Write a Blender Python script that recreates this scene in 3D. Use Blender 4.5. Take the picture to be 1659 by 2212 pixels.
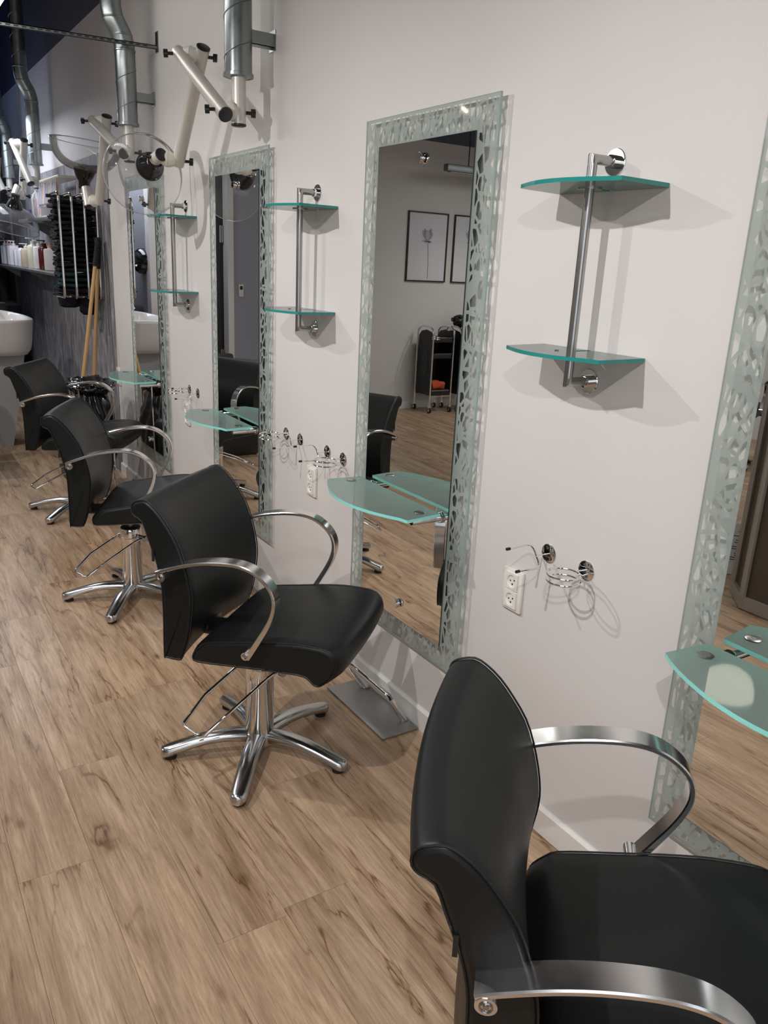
import bpy, bmesh, math, random
from mathutils import Vector, Matrix, noise
random.seed(7)
for o in list(bpy.data.objects): bpy.data.objects.remove(o, do_unlink=True)
SC = bpy.context.scene
COL = SC.collection
PI = math.pi

# ------------------------------------------------------------------ camera
cam_d = bpy.data.cameras.new('camera'); cam = bpy.data.objects.new('camera', cam_d); COL.objects.link(cam)
cam_d.sensor_fit = 'HORIZONTAL'; cam_d.sensor_width = 36; cam_d.lens = 36*1721.2/1659; cam_d.clip_start = .02
RR = [[0.8441061444, -0.1202980833, 0.5225066393], [-0.5341848198, -0.2725919036, 0.8002126169], [0.046167035, -0.9545795018, -0.2943579107]]
cm = Matrix.Identity(4)
for i in range(3):
    cm[i][0] = RR[i][0]; cm[i][1] = -RR[i][1]; cm[i][2] = -RR[i][2]
cm[0][3] = -1.536; cm[1][3] = 0; cm[2][3] = 1.6
cam.matrix_world = cm
SC.camera = cam
SC.view_settings.view_transform = 'Standard'; SC.view_settings.look = 'None'
SC.view_settings.gamma = 1; SC.view_settings.use_curve_mapping = False
SC.view_settings.exposure = 0.25

# ------------------------------------------------------------------ light
w = bpy.data.worlds.new('world'); SC.world = w; w.use_nodes = True
w.node_tree.nodes['Background'].inputs[0].default_value = (.55, .62, .75, 1)
w.node_tree.nodes['Background'].inputs[1].default_value = .3

def area(name, loc, rot, sx, sy, power, col):
    d = bpy.data.lights.new(name, 'AREA'); d.shape = 'RECTANGLE'; d.size = sx; d.size_y = sy
    d.energy = power; d.color = col
    o = bpy.data.objects.new(name, d); COL.objects.link(o); o.location = loc; o.rotation_euler = rot
    return o
# daylight of the shop window behind the photographer
area('window_daylight', (-3.3, -2.9, 1.7), (PI/2, 0, 0), 4.6, 2.4, 32, (.88, .93, 1))
# added fill light for the room's other half, no fitting built
area('fill_light', (-3.3, -.7, 2.8), (0, 0, 0), 1.6, 3.0, 20, (.95, .96, 1))
area('fill_light_far', (-4.6, 5.2, 2.8), (0, 0, 0), 1.2, 2.6, 34, (.97, .97, .97))  # added unseen fill over the far side of the room
area('fill_light_rear', (-.66, 8.1, 2.66), (0, 0, 0), .35, 1.6, 24, (.84, .90, 1))  # added unseen fill that brightens the wash area
pl = bpy.data.lights.new('blue_glow', 'POINT'); pl.energy = 3.5; pl.color = (.25, .42, 1); pl.shadow_soft_size = .12
plo = bpy.data.objects.new('blue_glow', pl); COL.objects.link(plo); plo.location = (-1.0, 9.3, 3.0)

def spot(loc, aim, power, col, angle=110, blend=.8, rad=.014):
    d = bpy.data.lights.new('spot_light', 'SPOT'); d.energy = power; d.color = col
    d.spot_size = math.radians(angle); d.spot_blend = blend; d.shadow_soft_size = rad
    o = bpy.data.objects.new('spot_light', d); COL.objects.link(o); o.location = loc
    o.rotation_euler = (Vector(aim)-Vector(loc)).to_track_quat('-Z', 'Y').to_euler()
    return o
SPOTS = [(-1.7, -.2, 2.43), (-1.7, 1.28, 2.43), (-1.7, 2.75, 2.46), (-1.7, 4.22, 2.5), (-1.7, 5.7, 2.53), (-1.7, 6.93, 2.56)]
for i, s in enumerate(SPOTS):
    spot((s[0], s[1], s[2]-.02), (-.25, s[1]+.1, .55), (64, 68, 66, 52, 38, 31)[i], (1, .965, .935), (150, 150, 140, 112, 100, 100)[i], (1, 1, 1, .7, .6, .6)[i])
for y in (1.5, 4.3, 6.3):
    spot((-4.6, y, 2.5), (-4.6, y+.6, .3), 26, (1, .95, .88), 120)

# ------------------------------------------------------------------ mesh helpers
class MB:
    def __init__(s): s.v = []; s.f = []; s.m = []; s.cur = 0
    def add(s, vs, fs):
        n = len(s.v); s.v += [tuple(v) for v in vs]; s.f += [tuple(i+n for i in f) for f in fs]; s.m += [s.cur]*len(fs)
    def box(s, x0, x1, y0, y1, z0, z1, M=None):
        x0, x1 = min(x0, x1), max(x0, x1); y0, y1 = min(y0, y1), max(y0, y1); z0, z1 = min(z0, z1), max(z0, z1)
        vs = [Vector(p) for p in ((x0,y0,z0),(x1,y0,z0),(x1,y1,z0),(x0,y1,z0),(x0,y0,z1),(x1,y0,z1),(x1,y1,z1),(x0,y1,z1))]
        if M: vs = [M @ v for v in vs]
        s.add(vs, [(0,3,2,1),(4,5,6,7),(0,1,5,4),(1,2,6,5),(2,3,7,6),(3,0,4,7)])
    def bbox(s, x0, x1, y0, y1, z0, z1, b=.004, M=None):
        bm = bmesh.new(); bmesh.ops.create_cube(bm, size=1)
        for v in bm.verts: v.co = Vector(((x0+x1)/2+v.co.x*abs(x1-x0), (y0+y1)/2+v.co.y*abs(y1-y0), (z0+z1)/2+v.co.z*abs(z1-z0)))
        bmesh.ops.bevel(bm, geom=bm.edges[:], offset=b, segments=2, profile=.5, affect='EDGES')
        s.addbm(bm, M)
    def addbm(s, bm, M=None):
        bm.verts.index_update()
        s.add([(M @ v.co) if M else v.co.copy() for v in bm.verts], [tuple(v.index for v in f.verts) for f in bm.faces]); bm.free()
    def rings(s, rings, closed=True, caps=True):
        n = len(rings[0]); vs = [p for r in rings for p in r]; fs = []
        for i in range(len(rings)-1):
            for j in range(n if closed else n-1):
                k = (j+1) % n
                fs.append((i*n+j, i*n+k, (i+1)*n+k, (i+1)*n+j))
        if caps == 'flat': s.add(vs, fs); s.add(rings[0], [tuple(range(n-1, -1, -1))]); s.add(rings[-1], [tuple(range(n))]); return
        if caps: fs.append(tuple(range(n-1, -1, -1))); fs.append(tuple((len(rings)-1)*n+j for j in range(n)))
        s.add(vs, fs)
    def tube(s, pts, r, n=12, caps=True):
        pts = [Vector(p) for p in pts]; R = r if hasattr(r, '__len__') else [r]*len(pts)
        rings = []; up = None
        for i, p in enumerate(pts):
            a = pts[max(i-1, 0)]; b = pts[min(i+1, len(pts)-1)]; t = (b-a).normalized()
            if up is None:
                up = Vector((0,0,1)) if abs(t.z) < .9 else Vector((1,0,0))
            side = t.cross(up).normalized(); up = side.cross(t).normalized()
            sc = 1
            if 0 < i < len(pts)-1:
                c = (pts[i]-a).normalized().dot((b-pts[i]).normalized()); sc = 1/max(.55, math.sqrt(max(.05, (1+c)/2)))
            rings.append([p+(side*math.cos(2*PI*k/n)+up*math.sin(2*PI*k/n))*R[i]*(sc if sc < 1.2 else 1.1) for k in range(n)])
        s.rings(rings, True, caps)
    def lathe(s, prof, n=24, M=None, caps=False):
        rings = []
        for r, z in prof:
            ring = [Vector((r*math.cos(2*PI*k/n), r*math.sin(2*PI*k/n), z)) for k in range(n)]
            if M: ring = [M @ p for p in ring]
            rings.append(ring)
        s.rings(rings, True, caps)
    def cyl(s, a, b, r, n=20, r2=None):
        s.tube([a, b], [r, r if r2 is None else r2], n)
    def build(s, name, mat, parent=None, smooth=40, loc=None):
        me = bpy.data.meshes.new(name); me.from_pydata(s.v, [], s.f)
        mats = mat if isinstance(mat, (list, tuple)) else [mat]
        for m in mats: me.materials.append(m)
        if len(mats) > 1: me.polygons.foreach_set('material_index', s.m)
        bm = bmesh.new(); bm.from_mesh(me); bmesh.ops.recalc_face_normals(bm, faces=bm.faces); bm.to_mesh(me); bm.free()
        if smooth:
            me.polygons.foreach_set('use_smooth', [True]*len(me.polygons)); me.set_sharp_from_angle(angle=math.radians(smooth))
        me.update()
        o = bpy.data.objects.new(name, me); COL.objects.link(o)
        if parent: o.parent = parent
        if loc: o.location = loc
        return o

def tag(o, label=None, cat=None, group=None, kind=None):
    if label: o['label'] = label
    if cat: o['category'] = cat
    if group: o['group'] = group
    if kind: o['kind'] = kind
    return o
def thing(name, label, cat, loc=(0,0,0), rz=0, group=None):
    o = bpy.data.objects.new(name, None); COL.objects.link(o); o.empty_display_size = .1
    o.location = loc; o.rotation_euler = (0,0,rz)
    return tag(o, label, cat, group)
def struct(name, mb, mat, label=None, smooth=0, parent=None):
    return tag(mb.build(name, mat, parent, smooth), label, kind='structure' if not parent else None)
def copy_tree(o, parent=None):
    c = o.copy(); COL.objects.link(c)
    if parent: c.parent = parent
    for ch in list(o.children): copy_tree(ch, c)
    return c
def dup(o, loc, rz=0, label=None):
    c = copy_tree(o); c.location = loc; c.rotation_euler = (0,0,rz)
    if label: c['label'] = label
    return c
def catmull(P, n=6):
    P = [Vector(p) for p in P]; out = []
    for i in range(len(P)-1):
        a = P[i-1] if i else P[i]*2-P[i+1]; b = P[i]; c = P[i+1]; d = P[i+2] if i+2 < len(P) else P[i+1]*2-P[i]
        for k in range(n):
            t = k/n
            out.append(.5*((2*b)+(c-a)*t+(2*a-5*b+4*c-d)*t*t+(3*b-a-3*c+d)*t**3))
    out.append(P[-1]); return out

# ------------------------------------------------------------------ materials
def mat(name, col=(.8,.8,.8), rough=.5, metal=0, spec=.5, coat=0, emit=None, estr=0, coatr=.1):
    m = bpy.data.materials.new(name); m.use_nodes = True; b = m.node_tree.nodes['Principled BSDF']
    b.inputs['Base Color'].default_value = (*col, 1); b.inputs['Roughness'].default_value = rough
    b.inputs['Metallic'].default_value = metal; b.inputs['Specular IOR Level'].default_value = spec
    b.inputs['Coat Weight'].default_value = coat; b.inputs['Coat Roughness'].default_value = coatr
    if emit: b.inputs['Emission Color'].default_value = (*emit, 1); b.inputs['Emission Strength'].default_value = estr
    return m
class NT:
    def __init__(s, m): s.t = m.node_tree; s.n = s.t.nodes; s.l = s.t.links; s.b = s.n.get('Principled BSDF'); s.out = s.n.get('Material Output')
    def add(s, typ, **k):
        n = s.n.new(typ)
        for a, v in k.items(): setattr(n, a, v)
        return n
    def link(s, a, b): s.l.new(a, b)
    def coords(s, scale=(1,1,1), kind='Object', loc=None):
        tc = s.add('ShaderNodeTexCoord'); mp = s.add('ShaderNodeMapping'); mp.inputs['Scale'].default_value = scale
        if loc: mp.inputs['Location'].default_value = loc
        s.link(tc.outputs[kind], mp.inputs[0]); return mp.outputs[0]
    def noise(s, vec, scale=5, detail=4, rough=.5, dist=0):
        n = s.add('ShaderNodeTexNoise'); n.inputs['Scale'].default_value = scale; n.inputs['Detail'].default_value = detail
        n.inputs['Roughness'].default_value = rough; n.inputs['Distortion'].default_value = dist
        s.link(vec, n.inputs['Vector']); return n.outputs['Fac']
    def ramp(s, fac, stops, interp='LINEAR'):
        r = s.add('ShaderNodeValToRGB'); r.color_ramp.interpolation = interp
        e = r.color_ramp.elements
        while len(e) < len(stops): e.new(.5)
        for el, (p, c) in zip(e, stops): el.position = p; el.color = (*c, 1) if len(c) == 3 else c
        s.link(fac, r.inputs[0]); return r.outputs[0]
    def math(s, op, a, b=None, clamp=False):
        n = s.add('ShaderNodeMath', operation=op); n.use_clamp = clamp
        for i, x in enumerate((a, b)):
            if x is None: continue
            if hasattr(x, 'links') or hasattr(x, 'is_linked'): s.link(x, n.inputs[i])
            else: n.inputs[i].default_value = x
        return n.outputs[0]
    def mix(s, fac, a, b, mode='MIX'):
        n = s.add('ShaderNodeMix', data_type='RGBA', blend_type=mode)
        for i, x in ((0, fac), (6, a), (7, b)):
            if hasattr(x, 'is_linked'): s.link(x, n.inputs[i])
            elif i == 0: n.inputs[0].default_value = x
            else: n.inputs[i].default_value = (*x, 1)
        return n.outputs[2]
    def bump(s, h, strength=.2, dist=.002):
        b = s.add('ShaderNodeBump'); b.inputs['Strength'].default_value = strength; b.inputs['Distance'].default_value = dist
        s.link(h, b.inputs['Height']); s.link(b.outputs[0], s.b.inputs['Normal'])

def painted(name, col, bump=.25, scale=260, rough=.6, mott=.03):
    m = mat(name, col, rough, spec=.3); t = NT(m); v = t.coords()
    t.bump(t.noise(v, scale, 3, .6), bump, .0015)
    n = t.noise(v, 1.3, 3)
    d = tuple(c*(1-mott*2) for c in col)
    t.link(t.ramp(n, [(.3, d), (.7, col)]), t.b.inputs['Base Color'])
    return m
M_WALL = painted('white_wall_paint', (.67, .643, .63))
M_WALL2 = painted('end_wall_paint', (.60, .585, .565))
M_GREYW = painted('grey_blue_wall_paint', (.30, .31, .35))
M_GREYB = painted('blue_grey_door_wall', (.36, .375, .43))
M_DARK = painted('dark_upper_paint', (.10, .105, .14), rough=.5)
M_BASE = mat('skirting_gloss', (.74, .72, .69), .3, spec=.5)
M_CEIL = mat('ceiling_black', (.09, .09, .095), .7)
def wallpaper():
    m = mat('grey_concrete_wallpaper', (.2,.2,.22), .62, spec=.3); t = NT(m)
    v = t.coords((4, 4, 1.5)); n1 = t.noise(v, 3.2, 8, .62, .5)
    v2 = t.coords((15, 15, 3.2)); n2 = t.noise(v2, 2.2, 8, .68, .8)
    c1 = t.ramp(n1, [(.3, (.15,.148,.155)), (.52, (.29,.283,.298)), (.72, (.48,.47,.49))])
    c2 = t.ramp(n2, [(.3, (.45,.45,.47)), (.7, (1.1,1.08,1.1))])
    t.link(t.mix(.75, c1, c2, 'MULTIPLY'), t.b.inputs['Base Color']); t.bump(n2, .15, .002)
    return m
M_PAPER = wallpaper()
def wood():
    m = mat('oak_floor_plank', (.4,.3,.2), .34, spec=.45); t = NT(m)
    tc = t.add('ShaderNodeTexCoord'); oi = t.add('ShaderNodeObjectInfo')
    ad = t.add('ShaderNodeVectorMath', operation='MULTIPLY_ADD')
    comb = t.add('ShaderNodeCombineXYZ')
    for i, k in enumerate((17.3, 91.7, 5.1)):
        t.link(t.math('MULTIPLY', oi.outputs['Random'], k), comb.inputs[i])
    add = t.add('ShaderNodeVectorMath', operation='ADD'); t.link(tc.outputs['Object'], add.inputs[0]); t.link(comb.outputs[0], add.inputs[1])
    def mp(sc):
        q = t.add('ShaderNodeMapping'); q.inputs['Scale'].default_value = sc; t.link(add.outputs[0], q.inputs[0]); return q.outputs[0]
    # broad tone
    nb = t.noise(mp((14, 1.7, 1)), 1.0, 9, .66, .5)
    base = t.ramp(nb, [(.28, (.235,.150,.095)), (.43, (.335,.235,.158)), (.56, (.415,.300,.208)), (.72, (.50,.38,.275))])
    # fine grain
    nf = t.noise(mp((190, 7, 1)), 1.0, 5, .7, .2)
    fine = t.ramp(nf, [(.36, (.66,.63,.60)), (.58, (1.08,1.08,1.08))])
    c = t.mix(.65, base, fine, 'MULTIPLY')
    # thin dark veins: contour lines of a stretched noise, broken up
    nv = t.noise(mp((4.6, .36, 1)), 1.0, 6, .52, .35)
    nv = t.math('ADD', nv, t.math('MULTIPLY', t.math('SUBTRACT', nf, .5), .012))
    fr = t.math('FRACT', t.math('MULTIPLY', nv, 10.0))
    d = t.math('ABSOLUTE', t.math('SUBTRACT', fr, .5))
    vein = t.ramp(d, [(0.0, (.34,.26,.20)), (.016, (.52,.43,.35)), (.05, (.86,.82,.78)), (.28, (1,1,1))])
    mk = t.noise(mp((3.4, 1.1, 1)), 1.7, 4, .6, .4)
    mkr = t.ramp(mk, [(.40, (.12,)*3), (.54, (1,)*3)])
    c = t.mix(mkr, c, t.mix(1.0, c, vein, 'MULTIPLY'))
    # dark streak beds and short fibre patches
    nk = t.noise(mp((10, .8, 1)), 1.0, 7, .6, .5)
    c = t.mix(.75, c, t.ramp(nk, [(.55, (1,1,1)), (.66, (.72,.65,.58)), (.74, (.55,.47,.40))]), 'MULTIPLY')
    ns = t.noise(mp((85, 7, 1)), 1.0, 6, .7, .3)
    c = t.mix(.7, c, t.ramp(ns, [(.52, (1,1,1)), (.68, (.66,.59,.52))]), 'MULTIPLY')
    # knots
    vo = t.add('ShaderNodeTexVoronoi'); vo.inputs['Scale'].default_value = 1; t.link(mp((5.6, 2.6, 1)), vo.inputs['Vector'])
    kn = t.ramp(t.math('ADD', vo.outputs['Distance'], t.math('MULTIPLY', t.math('SUBTRACT', ns, .5), .16)), [(.015, (.24,.17,.13)), (.045, (.60,.50,.42)), (.10, (1,1,1))])
    c = t.mix(.9, c, kn, 'MULTIPLY')
    # plank to plank tone
    tone = t.ramp(oi.outputs['Random'], [(0, (.92,.915,.91)), (.5, (1,1,1)), (1, (1.05,1.03,1.01))])
    c = t.mix(1.0, c, tone, 'MULTIPLY')
    c = t.mix(1.0, c, (1.13,1.11,1.06), 'MULTIPLY')
    t.link(c, t.b.inputs['Base Color']); t.bump(nf, .12, .0008)
    t.link(t.ramp(nb, [(.3, (.42,)*3), (.7, (.32,)*3)]), t.b.inputs['Roughness'])
    return m
M_WOOD = wood()
def leather():
    m = mat('black_leatherette', (.0080,.0095,.0095), .42, spec=.30); t = NT(m); v = t.coords()
    n = t.noise(v, 330, 3, .55); t.bump(n, .22, .0006)
    t.link(t.ramp(t.noise(v, 6, 3), [(.3, (.38,)*3), (.7, (.46,)*3)]), t.b.inputs['Roughness'])
    return m
M_LEATH = leather()
M_SEAM = mat('black_piping', (.006,.006,.007), .5)
def metal(name, col, rough, var=.05, scale=8, stretch=(1,1,1)):
    m = mat(name, col, rough, 1); t = NT(m)
    n = t.noise(t.coords(stretch), scale, 4, .6)
    t.link(t.ramp(n, [(.3, (max(.01, rough-var),)*3), (.7, (rough+var,)*3)]), t.b.inputs['Roughness'])
    return m
M_ALU = metal('polished_aluminium', (.80,.80,.80), .19, .04, 12)
M_ALU2 = metal('cast_aluminium_base', (.55,.55,.545), .20, .03, 10)
M_CHROME = metal('chrome', (.82,.81,.80), .06, .02)
M_STEEL = metal('brushed_steel', (.42,.41,.40), .24, .05, 6)
M_GALV = metal('galvanised_steel', (.30,.33,.33), .34, .09, 14)
M_GALVD = metal('galvanised_seam', (.22,.24,.24), .45)
M_PLATE = metal('satin_steel_plate', (.36,.36,.355), .42, .06, 9)
M_ANOD = mat('anodised_arm_tube', (.60,.575,.53), .38, .35)
M_JOINT = mat('ivory_plastic_joint', (.68,.66,.58), .45)
M_BLACKP = mat('black_plastic', (.012,.012,.013), .4)
M_BLACKG = mat('gloss_black_plastic', (.008,.008,.009), .12)
M_RUBBER = mat('black_rubber', (.012,.012,.012), .7)
M_WHITEP = mat('white_plastic', (.78,.755,.70), .3)
M_HOLE = mat('dark_hole', (.01,.01,.01), .8)
M_CERAM = mat('white_ceramic', (.74,.72,.70), .12, coat=.4)
M_WALUP = mat('broom_beech', (.50,.30,.13), .45)
def glassy(name, tint, diff, fd, gl=.06, rough=.03, ft=.28):
    """thin glass sheet: tinted transparency, a little frosted diffuse, a clear reflection"""
    m = bpy.data.materials.new(name); m.use_nodes = True; t = NT(m); t.n.remove(t.b)
    tr = t.add('ShaderNodeBsdfTransparent'); tr.inputs[0].default_value = (*tint, 1)
    di = t.add('ShaderNodeBsdfDiffuse'); di.inputs[0].default_value = (*diff, 1)
    tl = t.add('ShaderNodeBsdfTranslucent'); tl.inputs[0].default_value = (*diff, 1)
    md = t.add('ShaderNodeMixShader'); md.inputs[0].default_value = .45; t.link(di.outputs[0], md.inputs[1]); t.link(tl.outputs[0], md.inputs[2])
    m1 = t.add('ShaderNodeMixShader'); m1.inputs[0].default_value = fd; t.link(tr.outputs[0], m1.inputs[1]); t.link(md.outputs[0], m1.inputs[2])
    gs = t.add('ShaderNodeBsdfGlossy'); gs.inputs['Roughness'].default_value = rough
    fr = t.add('ShaderNodeLayerWeight'); fr.inputs[0].default_value = ft
    k = t.math('ADD', t.math('MULTIPLY', fr.outputs['Fresnel'], .9), gl*.5, True)
    m2 = t.add('ShaderNodeMixShader'); t.link(k, m2.inputs[0]); t.link(m1.outputs[0], m2.inputs[1]); t.link(gs.outputs[0], m2.inputs[2])
    t.link(m2.outputs[0], t.out.inputs[0]); return m
M_TABLE = glassy('green_table_glass', (.84,.95,.92), (.72,.92,.86), .34)
M_SHELF = glassy('green_shelf_glass', (.90,.97,.95), (.75,.93,.88), .17)
M_DOME = glassy('clear_acrylic_dome', (.965,.965,.965), (.85,.86,.88), .06, .03, .05, .20)
M_PICG = glassy('picture_glass', (.97,.97,.97), (.8,.8,.8), .0, .02)
M_TEDGE = mat('polished_table_glass_edge', (.30,.78,.72), .15, emit=None)  # light gathered inside the glass is put into this bright edge colour
M_SEDGE = mat('polished_shelf_glass_edge', (.02,.24,.22), .12)
for mm in (M_TEDGE, M_SEDGE): mm.node_tree.nodes['Principled BSDF'].inputs['Subsurface Weight'].default_value = 0
M_MIRROR = mat('silver_mirror', (.86,.865,.85), 0.0, 1)
M_MEDGE = mat('mirror_edge', (.03,.04,.04), .3)

def frosted_border():
    """etched glass: frosted everywhere except a band of clear petal-shaped cells"""
    m = bpy.data.materials.new('etched_border_glass'); m.use_nodes = True; t = NT(m); t.n.remove(t.b)
    tc = t.add('ShaderNodeTexCoord'); sp = t.add('ShaderNodeSeparateXYZ'); t.link(tc.outputs['Object'], sp.inputs[0])
    y, z = sp.outputs[1], sp.outputs[2]
    dy = t.math('SUBTRACT', .346, t.math('ABSOLUTE', y))
    dz = t.math('SUBTRACT', .872, t.math('ABSOLUTE', z))
    d = t.math('MINIMUM', dy, dz)
    band = t.math('MULTIPLY', t.math('GREATER_THAN', d, .010), t.math('LESS_THAN', d, .080))
    nz = t.add('ShaderNodeTexNoise'); nz.inputs['Scale'].default_value = 14; nz.inputs['Detail'].default_value = 1; t.link(tc.outputs['Object'], nz.inputs['Vector'])
    va = t.add('ShaderNodeVectorMath', operation='MULTIPLY_ADD'); t.link(nz.outputs['Color'], va.inputs[0]); va.inputs[1].default_value = (0,.012,.02); t.link(tc.outputs['Object'], va.inputs[2])
    mp = t.add('ShaderNodeMapping'); mp.inputs['Scale'].default_value = (0.0, 39, 23); t.link(va.outputs[0], mp.inputs[0])
    rt = t.add('ShaderNodeMapping'); rt.inputs['Rotation'].default_value = (.42, 0, 0); t.link(mp.outputs[0], rt.inputs[0])
    vo = t.add('ShaderNodeTexVoronoi', voronoi_dimensions='3D', feature='DISTANCE_TO_EDGE'); vo.inputs['Scale'].default_value = 1
    t.link(rt.outputs[0], vo.inputs['Vector'])
    vc = t.add('ShaderNodeTexVoronoi', voronoi_dimensions='3D', feature='F1'); vc.inputs['Scale'].default_value = 1; t.link(rt.outputs[0], vc.inputs['Vector'])
    sc = t.add('ShaderNodeSeparateColor'); t.link(vc.outputs['Color'], sc.inputs[0])
    clear = t.math('MULTIPLY', t.math('MULTIPLY', t.math('GREATER_THAN', vo.outputs['Distance'], .115), band), t.math('GREATER_THAN', sc.outputs[0], .08))
    trf = t.add('ShaderNodeBsdfTransparent'); trf.inputs[0].default_value = (.72,.80,.77,1)
    df = t.add('ShaderNodeBsdfDiffuse'); df.inputs[0].default_value = (.41,.465,.44,1)
    tl = t.add('ShaderNodeBsdfTranslucent'); tl.inputs[0].default_value = (.60,.66,.63,1)
    a = t.add('ShaderNodeMixShader'); a.inputs[0].default_value = .4; t.link(df.outputs[0], a.inputs[1]); t.link(tl.outputs[0], a.inputs[2])
    fz = t.add('ShaderNodeMixShader'); fz.inputs[0].default_value = .78; t.link(trf.outputs[0], fz.inputs[1]); t.link(a.outputs[0], fz.inputs[2])
    tr = t.add('ShaderNodeBsdfTransparent'); tr.inputs[0].default_value = (.92,.95,.94,1)
    mm = t.add('ShaderNodeMixShader'); t.link(clear, mm.inputs[0]); t.link(fz.outputs[0], mm.inputs[1]); t.link(tr.outputs[0], mm.inputs[2])
    gs = t.add('ShaderNodeBsdfGlossy'); gs.inputs['Roughness'].default_value = .04
    fr = t.add('ShaderNodeLayerWeight'); fr.inputs[0].default_value = .2
    k = t.math('ADD', t.math('MULTIPLY', fr.outputs['Fresnel'], .5), .02, True)
    f2 = t.add('ShaderNodeMixShader'); t.link(k, f2.inputs[0]); t.link(mm.outputs[0], f2.inputs[1]); t.link(gs.outputs[0], f2.inputs[2])
    t.link(f2.outputs[0], t.out.inputs[0]); return m
M_FROST = frosted_border()
M_GEDGE = mat('green_glass_edge', (.30,.42,.38), .2)

# ------------------------------------------------------------------ setting
XL, YB, YE, ZC = -6.5, -3.0, 10.4, 4.2
ZD = 3.14
def plank_mesh(w, l):
    b = MB(); e = .0005; h = .012
    b.v = [(e, e, 0), (w-e, e, 0), (w-e, l-e, 0), (e, l-e, 0), (.0002, .0002, -.0012), (w-.0002, .0002, -.0012), (w-.0002, l-.0002, -.0012), (.0002, l-.0002, -.0012),
           (.0002, .0002, -h), (w-.0002, .0002, -h), (w-.0002, l-.0002, -h), (.0002, l-.0002, -h)]
    b.f = [(0,1,2,3), (0,4,5,1), (1,5,6,2), (2,6,7,3), (3,7,4,0), (4,8,9,5), (5,9,10,6), (6,10,11,7), (7,11,8,4)]
    b.m = [0]*9
    return b
f = MB(); f.box(XL, .05, .3, YE+.1, -.06, -.012); f.box(XL, .05, YB, .3, -.06, 0)
floor = struct('floor', f, M_WOOD, 'light brown wood plank floor with dark grain veins')
PW, PL = .19, 1.26
proto = plank_mesh(PW, PL).build('plank', M_WOOD, floor, 0)
proto.location = (-.04-PW, .3, 0)
Y0 = .3
first = True; cutm = {}
for c in range(34):
    x1 = -.04-PW*c; x0 = x1-PW
    if c == 0: pass
    off = ((c*.62+.1) % 1.0)*PL
    if c == 4: off = (1.485-Y0) % PL
    if c == 5: off = (2.384-Y0) % PL
    if c == 6: off = (1.93-Y0) % PL
    ys = [Y0]+[Y0+off+k*PL for k in range(0, 10) if Y0+off+k*PL < YE]+[YE]
    ys = sorted(set(ys))
    if ys[1]-ys[0] < .02: ys.pop(1)
    for a, b_ in zip(ys[:-1], ys[1:]):
        L = round(b_-a, 4)
        if L < .02: continue
        if L not in cutm: cutm[L] = proto.data if abs(L-PL) < .001 else plank_mesh(PW, L).build('plank', M_WOOD, None, 0)
        me = cutm[L]
        if not isinstance(me, bpy.types.Mesh):
            tmp = me; me = tmp.data; bpy.data.objects.remove(tmp); cutm[L] = me
        if first and me is proto.data:
            o = proto; first = False
        else:
            o = bpy.data.objects.new('plank', me); COL.objects.link(o); o.parent = floor
        o.location = (x0, a, 0)
# narrow row along the wall
e = MB(); e.box(-.0398, -.0005, Y0, YE, -.012, 0); e.build('edge_plank', M_WOOD, floor, 0)

b = MB(); b.box(0, .2, YB, YE+.2, 0, ZD); struct('wall_right', b, M_WALL, 'white wall that carries the styling mirrors')
b = MB(); b.box(0, .2, YB, YE+.2, ZD, ZC); struct('wall_right_upper', b, M_DARK, 'dark painted upper strip of the mirror wall')
b = MB(); b.box(-.004, -.0002, 6.02, 10.2, .0, 2.268); struct('wall_right_wallpaper', b, M_PAPER, 'grey concrete-look wallpaper on the far end of the mirror wall')
b = MB()
b.box(-.014, 0, YB, 6.02, 0, .078); b.add([(-.014,YB,.078),(-.006,YB,.086),(0,YB,.086),(0,YB,.078),(-.014,6.02,.078),(-.006,6.02,.086),(0,6.02,.086),(0,6.02,.078)], [(0,4,5,1),(1,5,6,2),(0,1,2,3),(4,7,6,5)])
struct('baseboard_right', b, M_BASE, 'white skirting board below the mirrors')
b = MB(); b.box(XL-.2, XL, YB, YE, 0, ZC); struct('wall_left', b, M_WALL2, 'white wall opposite the mirrors')
b = MB(); b.box(XL, .2, YE, YE+.2, 0, ZC); struct('wall_rear', b, mat('dark_hall_paint', (.02,.022,.03), .6), 'dark rear wall of the wash area')
b = MB(); b.box(XL, .2, YB-.2, YE+.2, ZC, ZC+.2); struct('ceiling', b, M_CEIL, 'black ceiling high above the salon')
# front wall behind the photographer with its shop window
b = MB(); b.box(XL, -5.8, YB-.2, YB, 0, ZC); b.box(-.8, .2, YB-.2, YB, 0, ZC); b.box(-5.8, -.8, YB-.2, YB, 0, .4); b.box(-5.8, -.8, YB-.2, YB, 3.0, ZC)
struct('wall_front', b, M_WALL2, 'wall around the shop window')
b = MB()
for x in (-5.8, -4.13, -2.47, -.86): b.box(x, x+.06, YB-.12, YB-.04, .4, 3.0)
b.box(-5.8, -.8, YB-.12, YB-.04, .4, .46); b.box(-5.8, -.8, YB-.12, YB-.04, 2.94, 3.0)
win = struct('window_1', b, M_BASE, 'white framed shop window')
b = MB(); b.box(-5.75, -.85, YB-.09, YB-.084, .45, 2.95); b.build('window_pane', M_PICG, win, 0)
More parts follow.
